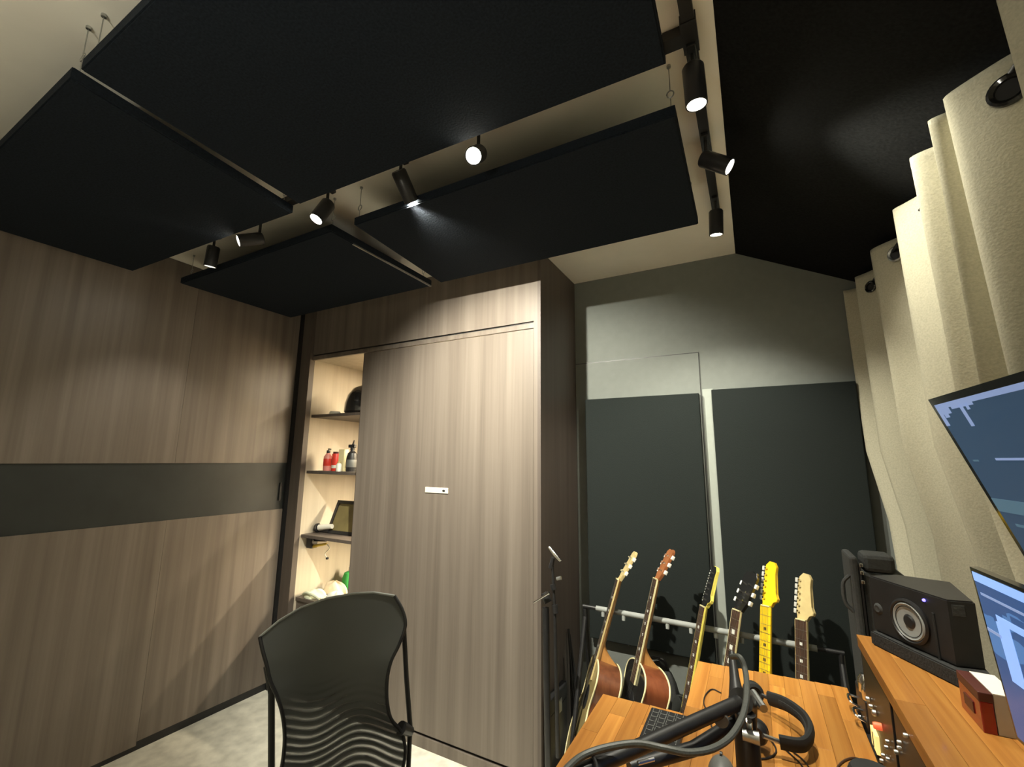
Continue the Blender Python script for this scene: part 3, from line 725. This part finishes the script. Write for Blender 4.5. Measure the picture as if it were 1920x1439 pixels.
for y,z in ((2.02,ZF+.09),(2.24,ZF+.09)):
    MB().tube([(ba.x-.06,y,z),(bb.x+.08,y,z)],.012,12).build('base_rail', M['blackm'], rkx, True)

def outline(kind):
    """half widths along the body, bottom=0"""
    if kind == 'acoustic':
        L = .50; k = [(0,.0),(.01,.09),(.04,.15),(.10,.19),(.17,.197),(.24,.165),(.30,.128),(.345,.124),(.40,.138),(.44,.140),(.475,.115),(.495,.06),(.50,.0)]
    else:
        L = .42; k = [(0,.0),(.01,.08),(.04,.135),(.10,.165),(.16,.155),(.22,.122),(.27,.118),(.32,.140),(.37,.148),(.405,.115),(.395,.05),(.375,.028)]
    right = [(w,z) for z,w in k]; left = [(-w,z) for z,w in k[::-1] if w > 0]
    return [(p.x,p.y) for p in spline([(a,b,0) for a,b in right+left]+[(right[0][0],right[0][1],0)],4)[:-1]], L
def guitar(name, tip_px, low_px, yaw, kind, label, mats, head):
    T = onlean(*tip_px); Q = onlean(*low_px)
    u = (T-Q).normalized()
    tot = 1.03 if kind == 'acoustic' else .985
    base = T - u*tot
    # local axes: z=u, face normal f (yaw from -y toward -x)
    f = Vector((-math.sin(yaw), -math.cos(yaw), 0)); f = (f-u*f.dot(u)).normalized()
    xax = u.cross(f)
    Mx = Matrix(((xax.x,-f.x,u.x,base.x),(xax.y,-f.y,u.y,base.y),(xax.z,-f.z,u.z,base.z),(0,0,0,1)))
    t = empty(name, tuple(base), label, 'guitar', 'guitars on the rack')
    ol, L = outline(kind); dep = .105 if kind == 'acoustic' else .042
    XZ = Matrix(((1,0,0,0),(0,0,1,0),(0,1,0,0),(0,0,0,1)))   # prism (x,z) with thickness along y
    Mp = Mx @ XZ
    MB().prism(ol, 0.0, dep, Mp, bevel=.0 if kind=='acoustic' else .005).build('body', mats['side'], t, True)
    MB().prism([(a*.985,b*.985+.004) for a,b in ol], -.002, .0, Mp).build('top', mats['top'], t)
    if kind == 'acoustic':
        for y in (-.001, dep):
            ring = [Mx @ Vector((a*1.002, y, b)) for a,b in ol]; ring.append(ring[0])
            MB().tube(ring, .0038, 6, cap=False).build('binding', M['cream'], t, True)
        MB().prism([(.05*math.cos(a), .33+.05*math.sin(a)) for a in [i*math.pi/16 for i in range(32)]], -.003,-.0018,Mp).build('sound_hole', M['black'], t)
        MB().box(-.075,.075,-.012,-.002,.145,.170,M=Mx,bevel=.002).build('bridge', M['rosewood'], t)
        zj, zn = .50, .865
    else:
        MB().box(-.04,.04,-.012,-.002,.095,.135,M=Mx,bevel=.002).build('bridge', M['chrome'], t)
        for z in (.17,.24,.30): MB().box(-.036,.036,-.008,-.002,z-.012,z+.012,M=Mx,bevel=.002).build('pickup', M['black'], t)
        MB().prism([(-.09,.06),(.10,.05),(.12,.12),(.06,.16),(.05,.36),(-.05,.36),(-.09,.30)],-.0045,-.002,Mp).build('pickguard', mats.get('guard',M['white']), t)
        zj, zn = .38, .80
    # neck (half round) + fretboard
    rows = []
    for z,w,dd in ((zj-.02,.028,.024),(zn-.01,.0215,.018),(zn+.01,.0215,.016)):
        rows.append([Mx @ Vector((w*math.cos(a), -.004+dd*math.sin(a), z)) for a in [math.pi*k/10 for k in range(11)]])
    n = MB().grid(rows); n.build('neck', mats['neck'], t, True)
    if kind == 'acoustic':
        rows = []
        for k in range(7):
            s = k/6; zz = zj+.075-.078*s; dd = .020+.085*s**1.7; w = .024-.006*s
            rows.append([Mx @ Vector((w*math.cos(a), -.002+dd*math.sin(a), zz)) for a in [math.pi*j/8 for j in range(9)]])
        MB().grid(rows).build('heel', M['heelwood'], t, True)
    fz0 = zj-.09 if kind == 'acoustic' else zj-.03
    MB().box(-.0265,.0265,-.010,-.004,fz0,zn,M=Mx).build('fretboard', mats['board'], t)
    fr = MB()
    scale = .645; nutz = zn
    for k in range(1,20 if kind=='acoustic' else 22):
        z = nutz-scale*(1-2**(-k/12))
        if z < fz0: break
        fr.box(-.0262,.0262,-.0112,-.0100,z-.0008,z+.0008,M=Mx)
    fo = fr.build('frets', M['steel'], t); fo['kind'] = 'stuff'
    if mats.get('edge'):
        MB().box(-.0275,-.0262,-.0105,-.003,fz0,zn,M=Mx).box(.0262,.0275,-.0105,-.003,fz0,zn,M=Mx).build('board_binding', mats['edge'], t)
    dots = MB()
    for k in (3,5,7,9,12,15):
        z = nutz-scale*(1-2**(-(k-.5)/12)); r = .0055 if head != 'lp' else .009
        dots.box(-r,r,-.0108,-.0099,z-r,z+r,M=Mx)
    dots.build('inlay_dots', mats.get('inlay',M['pearl']), t)['kind'] = 'stuff'
    MB().box(-.0215,.0215,-.0135,-.004,zn-.001,zn+.004,M=Mx).build('nut', M['cream'], t)
    st = MB()
    for k in range(6):
        x = -.017+.0068*k
        st.tube([Mx @ Vector((x*1.3,-.0125 if kind=='acoustic' else -.014,.158 if kind=='acoustic' else .115)), Mx @ Vector((x,-.0145,zn+.002))],.0006,4)
    st.build('strings', M['steel'], t)
    # headstock, tipped back
    tilt = math.radians(14 if kind=='acoustic' or head=='lp' else 5)
    Mh = Mx @ Matrix.Translation((0,-.004,zn+.002)) @ Matrix.Rotation(-tilt,4,'X')
    Hl = tot-zn
    if head == 'flat':
        hp = [(-.021,0),(-.033,.03),(-.036,Hl-.02),(-.020,Hl-.006),(0,Hl-.012),(.020,Hl-.006),(.036,Hl-.02),(.033,.03),(.021,0)]
    elif head == 'lp':
        hp = [(-.021,0),(-.036,.04),(-.041,Hl-.03),(-.028,Hl-.006),(-.012,Hl-.012),(0,Hl-.002),(.012,Hl-.012),(.028,Hl-.006),(.041,Hl-.03),(.036,.04),(.021,0)]
    else:   # six in line
        hp = [(-.021,0),(-.028,.03),(-.024,Hl-.05),(-.022,Hl-.018),(-.005,Hl-.001),(.020,Hl-.004),(.032,Hl-.022),(.030,Hl-.055),(.038,.055),(.050,.036),(.046,.024),(.030,.020),(.021,0)]
    MB().prism(hp, .001, .015, Mh @ XZ, bevel=.0015).build('headstock', mats['head'], t)
    hs = [o for o in COL.objects if o.parent is t][-1]
    if mats.get('veneer'): MB().prism([(a*.96-.001,b*.985+.001) for a,b in hp], -.0006, .001, Mh @ XZ).build('head_veneer', mats['veneer'], hs)
    ns = [(-1,.045+.038*k) for k in range(3)]+[(1,.045+.038*k) for k in range(3)] if head in ('flat','lp') else [(-1,.030+.0245*k) for k in range(6)]
    for sgn,z in ns:
        xx = sgn*(.034 if head!='inline' else .026)
        MB().tube([Mh @ Vector((xx*.55,-.010,z)), Mh @ Vector((xx*.55,.002,z))],.0042,8).build('tuning_post', M['chrome'], hs, True)
        pg = MB().tube([Mh @ Vector((xx*.9,.010,z)), Mh @ Vector((xx+sgn*.008,.010,z))],.0028,8)
        pg.box(xx+sgn*.011-.006,xx+sgn*.011+.006,.003,.017,z-.0095,z+.0095,M=Mh,bevel=.002)
        pg.build('tuning_peg', mats.get('peg',M['pegmetal']), hs, True)
    return t
rad = math.radians
guitar('acoustic_guitar',(1178,1026),(1102,1300),rad(66),'acoustic','acoustic guitar with pale headstock and brown mahogany sides, nearest the cabinet',
   {'side':M['dkwood'],'top':M['spruce'],'neck':M['neckwood'],'board':M['rosewood'],'edge':M['maple'],'head':M['maple'],'peg':M['pearl']},'flat')
guitar('acoustic_guitar',(1246,1022),(1185,1300),rad(60),'acoustic','black topped acoustic guitar with reddish sides and brown headstock, second on the rack',
   {'side':M['redwood'],'top':M['gloss_black'],'neck':M['neckwood'],'board':M['rosewood'],'edge':M['cream'],'head':M['heelbrown'],'peg':M['pearl']},'flat')
guitar('electric_guitar',(1335,1060),(1303,1240),rad(62),'electric','electric guitar with rosewood board and lemon edged headstock, in front of the pale strip',
   {'side':M['gloss_black'],'top':M['gloss_black'],'neck':M['lemon'],'board':M['rosewood'],'edge':M['lemon'],'head':M['lemon'],'veneer':M['gloss_black']},'inline')
guitar('electric_guitar',(1396,1064),(1371,1240),rad(50),'electric','electric guitar with black headstock and six pearly pegs',
   {'side':M['dkwood'],'top':M['gloss_black'],'neck':M['dkwood'],'board':M['rosewood'],'edge':M['cream'],'head':M['gloss_black'],'peg':M['pearl'],'inlay':M['pearl']},'lp')
guitar('electric_guitar',(1440,1052),(1437,1250),rad(44),'electric','electric guitar with bright yellow neck and headstock',
   {'side':M['yellow'],'top':M['yellow'],'neck':M['yellow'],'board':M['yellow'],'head':M['yellow'],'inlay':M['rosewood'],'guard':M['black']},'inline')
guitar('electric_guitar',(1503,1074),(1507,1270),rad(44),'electric','electric guitar with pale maple headstock and rosewood board, rightmost on the rack',
   {'side':M['greyplastic'],'top':M['greyplastic'],'neck':M['maple'],'board':M['rosewood'],'edge':M['maple'],'head':M['maple']},'inline')

# black bags on the floor behind the guitars
def bag(c, sx, sy, sz, label, seed):
    rnd = random.Random(seed); ph = [rnd.uniform(0,6) for _ in range(4)]
    t = empty('gig_bag', c, label, 'bag'); rows = []
    for i in range(13):
        v = i/12; k = (1-v**4)**.5 if v < 1 else 0
        rows.append([Vector((c[0]+sx*k*math.copysign(abs(math.cos(a))**.6,math.cos(a))*(1+.05*math.sin(5*a+ph[0]+6*v)),
            c[1]+sy*k*math.copysign(abs(math.sin(a))**.6,math.sin(a))*(1+.08*math.sin(3*a+ph[1]+5*v)), c[2]+sz*v*(1+.05*math.sin(2*a+ph[2])))) for a in [j*2*math.pi/32 for j in range(33)]])
    MB().grid(rows).build('shell', M['gig'], t, True)
    MB().tube(spline([(c[0]-.05,c[1]-.01,c[2]+sz*.97),(c[0]-.03,c[1]-.02,c[2]+sz*1.06),(c[0]+.03,c[1]-.02,c[2]+sz*1.06),(c[0]+.05,c[1]-.01,c[2]+sz*.97)]),.007,8).build('handle', M['black'], t, True)
    MB().tube(spline([(c[0]-sx*.8,c[1]-sy*1.02,c[2]+sz*.6),(c[0],c[1]-sy*1.12,c[2]+sz*.55),(c[0]+sx*.8,c[1]-sy*1.02,c[2]+sz*.6)]),.004,6).build('zip', M['steel'], t, True)
bag((-.50,2.49,ZF), .11,.045,.50, 'black bag on the floor between the two acoustic guitars', 3)
bag((-.275,2.49,ZF), .10,.045,.46, 'black bag with silver zip behind the second acoustic guitar', 5)

# ------------------------------------------------------------------ microphone stand
ms = empty('microphone_stand', (-.86,1.98,ZF), 'folded black microphone stand in front of the cabinet side', 'microphone stand')
YM = 1.98
def m_(px,py,y=YM): return at(px,py,1,y)
MB().tube([m_(1023,1140), m_(1028,1439), Vector((m_(1028,1439).x,YM,ZF+.05))],[.0155,.0155,.0155],12).build('folded_legs', M['black'], ms, True)
MB().tube([m_(1036,1062), m_(1040,1140), m_(1044,1300), m_(1046,1420)],[.0065,.007,.010,.011],12).build('boom_tube', M['black'], ms, True)
MB().tube([m_(1029,1026), m_(1040,1040), m_(1051,1053)],[.006,.009,.005],10).build('thread_end', M['chrome'], ms, True)
MB().tube([m_(1037,1046), m_(1033,1066)],[.009,.012],10).build('clip', M['black'], ms, True)
MB().tube([m_(1036,1096), m_(1039,1106)],[.014,.014],12).build('collar', M['black'], ms, True)
MB().tube([m_(1044,1086,YM-.01), m_(1052,1084,YM-.01)],[.008,.008],10).build('thumb_screw', M['steel'], ms, True)
MB().tube([m_(1020,1112), m_(1028,1130)],[.017,.019],12).build('clutch', M['black'], ms, True)
MB().tube([m_(1030,1112,YM-.025), m_(1021,1118,YM-.03), m_(1000,1131,YM-.03)],[.008,.005,.003],10).build('counterweight_rod', M['chrome'], ms, True)
MB().tube([m_(1040,1134), m_(1042,1150)],[.013,.013],12).build('collar', M['black'], ms, True)
bx = m_(1028,1439).x
for a in (0.3, 2.4, 4.5):
    MB().tube([(bx,YM,ZF+.08),(bx+.055*math.cos(a),YM+.055*math.sin(a),ZF+.008)],.009,8).build('leg', M['black'], ms, True)
s2 = empty('small_stand', (-.9,2.40,ZF), 'small folded black stand in the corner by the cabinet side', 'stand')
MB().tube([at(1066,1180,1,2.40), Vector((-.90,2.40,ZF+.02))],[.006,.012],10).build('pole', M['black'], s2, True)
MB().tube([at(1068,1190,1,2.40), Vector((-.86,2.40,ZF+.02))],[.005,.009],10).tube([at(1068,1190,1,2.40), Vector((-.925,2.40,ZF+.02))],[.005,.009],10).build('folded_leg', M['black'], s2, True)
p = at(1055,1281,1,2.385); MB().lathe([(0,.008),(.014,.008),(.016,0),(0,-.006)], frame(p,(0,-1,.1)), 16).build('knob', M['greyplastic'], s2, True)
# low black flight case in that corner
fc = empty('flight_case', (-.94,2.3,ZF), 'slim black case standing on the floor against the cabinet side', 'case')
MB().box(-.955,-.925,2.10,2.32,ZF,.26,bevel=.006).build('body', M['black'], fc)
MB().box(-.956,-.924,2.098,2.322,.26,.33,bevel=.006).build('lid', M['black'], fc)
MB().box(-.924,-.921,2.18,2.24,.23,.29,bevel=.001).build('latch', M['steel'], fc)

# ------------------------------------------------------------------ office chair
ch = empty('office_chair', (-1.05,.98,ZF), 'black mesh back office chair turned toward the desk', 'office chair')
Lp = at(487,1195,2,.90); Rp = at(757,1160,2,.92)
hd = Vector((Rp.x-Lp.x, Rp.y-Lp.y, 0)).normalized(); cn_ = Vector((hd.y,-hd.x,0))     # toward the desk
if cn_.x < 0: cn_ = -cn_
pn = (cn_ + Vector((0,0,.10))).normalized()                                            # back leans away slightly
def cp(px, py, off=0): return atp(px, py, Lp+pn*off, pn)
topc = [(487,1195),(520,1168),(560,1145),(610,1128),(660,1118),(700,1114),(740,1118)]
Lb = [(487,1195),(494,1218),(503,1243),(511,1272),(523,1297),(533,1330),(537,1370),(534,1410),(528,1445),(523,1490),(522,1540)]
Rb = [(740,1118),(754,1142),(760,1170),(748,1205),(733,1236),(726,1270),(726,1310),(733,1345),(752,1372),(760,1410),(752,1460)]
NU = 24
def topat(u):
    s = u*(len(topc)-1); i = min(int(s),len(topc)-2); f = s-i
    return (topc[i][0]*(1-f)+topc[i+1][0]*f, topc[i][1]*(1-f)+topc[i+1][1]*f)
def backgrid(off):
    rows = []
    Lf = spline([(a,b,0) for a,b in Lb],4); Rf = spline([(a,b,0) for a,b in Rb],4)
    n = len(Lf)
    for i in range(n):
        v = i/(n-1); row = []
        for k in range(NU+1):
            u = k/NU
            x = Lf[i].x*(1-u)+Rf[i].x*u; y = Lf[i].y*(1-u)+Rf[i].y*u
            tx, ty = topat(u); cx_ = topc[0][0]*(1-u)+topc[-1][0]*u; cy_ = topc[0][1]*(1-u)+topc[-1][1]*u
            g = math.exp(-(v*6))
            x += (tx-cx_)*g; y += (ty-cy_)*g
            dpt = -.045*math.sin(math.pi*u)*(1-.2*v) + .03*math.sin(math.pi*min(1,v*1.2))
            row.append(cp(x,y,off)+pn*dpt)
        rows.append(row)
    return rows
g1 = backgrid(0)
MB().grid(g1).build('mesh_back', M['mesh'], ch, True)
MB().grid(backgrid(-.012)).build('mesh_lining', M['mesh'], ch, True)
edge = g1[0] ; le = [r[0] for r in g1]; re_ = [r[-1] for r in g1]
MB().tube(edge,.0042,8).build('top_edge', M['edgegrey'], ch, True)
MB().tube(le,.0055,8).build('side_edge', M['black'], ch, True)
MB().tube(re_,.0055,8).build('side_edge', M['black'], ch, True)
bt = [r for r in g1][-1]; MB().tube(bt,.006,8).build('bottom_edge', M['black'], ch, True)
bl_ = [cp(500,1250,-.02),cp(509,1300,-.03),cp(509,1439,-.03)]; bl_.append(Vector((bl_[-1].x,bl_[-1].y,.36)))
br_ = [cp(757,1172,-.02),cp(762,1270,-.03),cp(769,1362,-.03)]; br_.append(Vector((br_[-1].x,br_[-1].y,.36)))
MB().tube(bl_,.0095,10).build('back_upright', M['black'], ch, True)
MB().tube(br_,.0080,10).build('back_upright', M['black'], ch, True)
MB().tube([cp(752,1366),cp(770,1372,-.03)],[.020,.014],12).build('armrest_pivot', M['black'], ch, True)
mid_ = (bl_[-1]+br_[-1])/2
MB().tube([bl_[-1],mid_-cn_*.015,br_[-1]],.014,10).build('lower_cross_bar', M['black'], ch, True)
sc = mid_ + cn_*.27; sz = .36
Ms = Matrix(((hd.x,cn_.x,0,sc.x),(hd.y,cn_.y,0,sc.y),(0,0,1,sz),(0,0,0,1)))
MB().box(-.235,.235,-.24,.23,0,.06,M=Ms,bevel=.022).build('seat', M['rubber'], ch, True)
MB().box(-.09,.09,-.26,.10,-.05,-.002,M=Ms,bevel=.01).build('tilt_mechanism', M['black'], ch)
MB().tube([(sc.x,sc.y,sz-.04),(sc.x,sc.y,ZF+.10)],[.028,.024],16).build('gas_column', M['blackm'], ch, True)
for k in range(5):
    a = k*2*math.pi/5+.3; e = Vector((sc.x+.28*math.cos(a),sc.y+.28*math.sin(a),ZF+.075))
    lg = MB().tube([(sc.x,sc.y,ZF+.115),e],[.022,.013],10).build('base_leg', M['black'], ch, True)
    MB().lathe([(0,-.022),(.022,-.022),(.026,-.012),(.026,.012),(.022,.022),(0,.022)], frame((e.x,e.y,ZF+.027),(math.sin(a),-math.cos(a),0)), 16).build('caster', M['rubber'], lg, True)
    MB().tube([(e.x,e.y,ZF+.045),e],.007,8).build('caster_pin', M['black'], lg, True)

# ------------------------------------------------------------------ things on the desk
# microphone boom arm
ba_ = empty('boom_arm', (-.055,1.13,DZ), 'black low boom arm with a looping grey cable clamped to the desk', 'microphone arm')
J = Vector((-.060,1.17,.925))
MB().lathe([(0,0),(.030,0),(.030,.012),(.024,.016),(.024,.165),(.020,.175),(.020,.205),(0,.207)], Matrix.Translation((-.055,1.145,DZ)), 24).build('post', M['black'], ba_, True)
MB().tube([J+Vector((-.002,-.02,.02)), J+Vector((0,.02,.0)), J+Vector((.004,.02,-.05))],[.024,.028,.02],14).build('joint', M['black'], ba_, True)
a1 = at(1385,1318,2,.945); a2 = at(1180,1410,2,.935); a3 = at(1040,1470,2,.93)
MB().tube([a1,a2,a3],[.0135,.0130,.0125],14).build('lower_tube', M['black'], ba_, True)
b1 = at(1392,1345,2,.90); b2 = at(1300,1405,2,.89); b3 = at(1180,1440,2,.88)
MB().tube([b1,b2,b3],[.012,.013,.012],12).build('second_tube', M['black'], ba_, True)
u1 = at(1383,1320,1,1.17); u2 = at(1372,1225,1,1.30)
MB().tube([u1,u1.lerp(u2,.45),u2],[.018,.011,.0075],12).build('upper_arm', M['black'], ba_, True)
MB().tube([at(1412,1300,2,.93),at(1432,1330,2,.925)],.0085,10).build('tension_screw', M['steel'], ba_, True)
MB().lathe([(0,-.006),(.013,-.006),(.015,0),(.013,.006),(0,.006)], frame(at(1352,1350,2,.93),(.2,-1,0)), 18).build('elbow_cap', M['greyplastic'], ba_, True)
MB().tube([at(1404,1352,2,.93),at(1406,1372,2,.90)],.006,10).build('clamp_bolt', M['chrome'], ba_, True)
MB().tube([at(1392,1378,2,.90),at(1424,1386,2,.90)],[.010,.012],12).build('clamp_nut', M['steel'], ba_, True)
cab = [(1372,1232,1.02),(1388,1234,1.03),(1398,1262,1.01),(1400,1305,1.0),(1392,1345,.98),(1370,1382,.965),(1335,1405,.96),(1290,1412,.96),(1245,1404,.965),(1195,1395,.965),(1140,1402,.96),(1095,1417,.955),(1065,1440,.955),(1040,1475,.95)]
MB().tube(spline([at(x,y,2,z) for x,y,z in cab],8),.0058,10).build('audio_cable', M['cable'], ba_, True)
MB().tube(spline([at(x,y,2,.95) for x,y in ((1106,1410),(1115,1425),(1120,1445),(1112,1462))],6),.003,6).build('cable_tie', M['black'], ba_, True)
for i,(x,y,x2,y2) in enumerate(((1226,1398,1245,1403),(1196,1432,1226,1424))):
    MB().tube([at(x,y,2,.94),at(x2,y2,2,.94)],.0034,8).build('silver_clip', M['chrome'], ba_, True)

# headphones lying on the desk
hp = empty('headphones', (.02,1.5,DZ), 'black over ear headphones lying on the desk', 'headphones')
band = [(1442,1310,.765),(1475,1322,.775),(1506,1345,.775),(1519,1368,.77),(1516,1388,.765),(1500,1398,.76),(1462,1392,.757)]
bp_ = spline([at(x,y,2,z) for x,y,z in band],8)
MB().tube(bp_,[.0095]*len(bp_),12,flat=2.0).build('headband', M['rubber'], hp, True)
MB().tube([p+Vector((-.006,-.001,-.002)) for p in bp_[6:36]],.007,8,flat=1.6).build('band_cushion', M['foam'], hp, True)
for (x,y,nx,ny) in ((1412,1298,.3,-.9),(1418,1372,.2,1)):
    c = at(x,y,2,.760); Mx = frame(c,(nx,ny,.15))
    cu = MB().lathe([(0,-.022),(.024,-.018),(.028,-.010),(.028,.004),(.024,.010),(0,.012)], Mx, 24).build('ear_cup', M['black'], hp, True)
    MB().lathe([(.012,.008),(.018,.018),(.026,.015),(.028,.008),(.024,.004)], Mx, 24).build('ear_pad', M['rubber'], cu, True)
MB().tube([at(1428,1304,2,.768),bp_[0]],.0055,8).build('yoke', M['black'], hp, True)
MB().tube([at(1430,1380,2,.768),bp_[-1]],.0060,8).build('yoke', M['steel'], hp, True)

def cable(pts, r, label, m=M['black'], z=DZ+.003):
    P = [at(x,y,2,z) for x,y in pts]
    o = MB().tube(spline(P,6), r, 6).build('thin_cable', m, smooth=True, loc=tuple(P[0])); tag(o, label, 'cable')
cable([(1352,1300),(1335,1293),(1322,1305),(1320,1322),(1330,1335)],.0018,'thin black cable curling left of the boom arm joint')
cable([(1340,1340),(1333,1352),(1336,1366),(1348,1374)],.0018,'thin black cable hooked below the boom arm tube')
cable([(1424,1372),(1448,1392),(1455,1410),(1440,1422),(1415,1422),(1400,1412)],.0020,'thin black cable looping right of the boom arm post')
cable([(1470,1398),(1492,1414),(1510,1430),(1530,1460)],.0016,'pair of headphone wires, the upper one trailing to the desk front')
cable([(1466,1400),(1486,1418),(1502,1434),(1520,1462)],.0016,'pair of headphone wires, the lower one trailing to the desk front')
cable([(1555,1470),(1575,1433),(1600,1422),(1625,1432),(1636,1455)],.0022,'brown cable bent in an arc at the desk edge by the rack', M['rosewood'])

# keypad on the side leaf
def keypad():
    a = at(1222,1336,2,DZ); b = at(1282,1352,2,DZ)
    dx = Vector((1,.03,0)).normalized(); dy = Vector((0,-1,0))
    t = empty('keypad', (a.x,a.y,DZ), 'small black keypad with grey outlined keys on the side leaf', 'keypad')
    W_, H_ = .098, .20
    def bx(x0,x1,y0,y1,z0,z1,m,n,par,bv=0):
        Mx = Matrix(((dx.x,dy.x,0,a.x),(dx.y,dy.y,0,a.y),(0,0,1,DZ),(0,0,0,1)))
        return MB().box(x0,x1,y0,y1,z0,z1,M=Mx,bevel=bv).build(n,m,par)
    bd = bx(0,W_,0,H_,0,.014,M['black'],'body',t,.002)
    for i in range(8):
        for j in range(4):
            x = .008+j*.0215; y = .008+i*.0235
            bx(x,x+.0185,y,y+.0205,.014,.0165,M['greyplastic'],'key',bd,.001)
            bx(x+.002,x+.0165,y+.002,y+.0185,.0165,.0172,M['black'],'key_cap',bd)
keypad()
# mouse and round puck near the front
c = at(1352,1437,2,DZ+.02); c.z = DZ
t = empty('computer_mouse', tuple(c), 'rounded dark grey mouse near the bottom edge', 'mouse')
rows = [[Vector((c.x+.030*math.cos(th)*math.cos(a), c.y+.052*math.cos(th)*math.sin(a), DZ+.001+.034*math.sin(th))) for a in [k*2*math.pi/28 for k in range(29)]] for th in [i*math.pi/20 for i in range(11)]]
MB().grid(rows).build('shell', M['greyplastic'], t, True)
MB().lathe([(0,-.003),(.007,-.003),(.007,.003),(0,.003)], frame((c.x,c.y+.02,DZ+.033),(1,0,0)), 14).build('scroll_wheel', M['black'], t, True)
c = at(1700,1432,2,DZ+.12); 
t = empty('volume_knob', (c.x-.0,c.y,DZ+.0), 'large round black control dial at the bottom edge in front of the rack', 'control dial')
MB().lathe([(0,0),(.045,0),(.046,.01),(.040,.115),(.036,.120),(0,.122)], Matrix.Translation((.165,c.y-.06,DZ)), 32).build('dial', M['rubber'], t, True)
MB().lathe([(.041,.105),(.043,.108),(.041,.111)], Matrix.Translation((.165,c.y-.06,DZ)), 32).build('rim', M['greyplastic'], t, True)
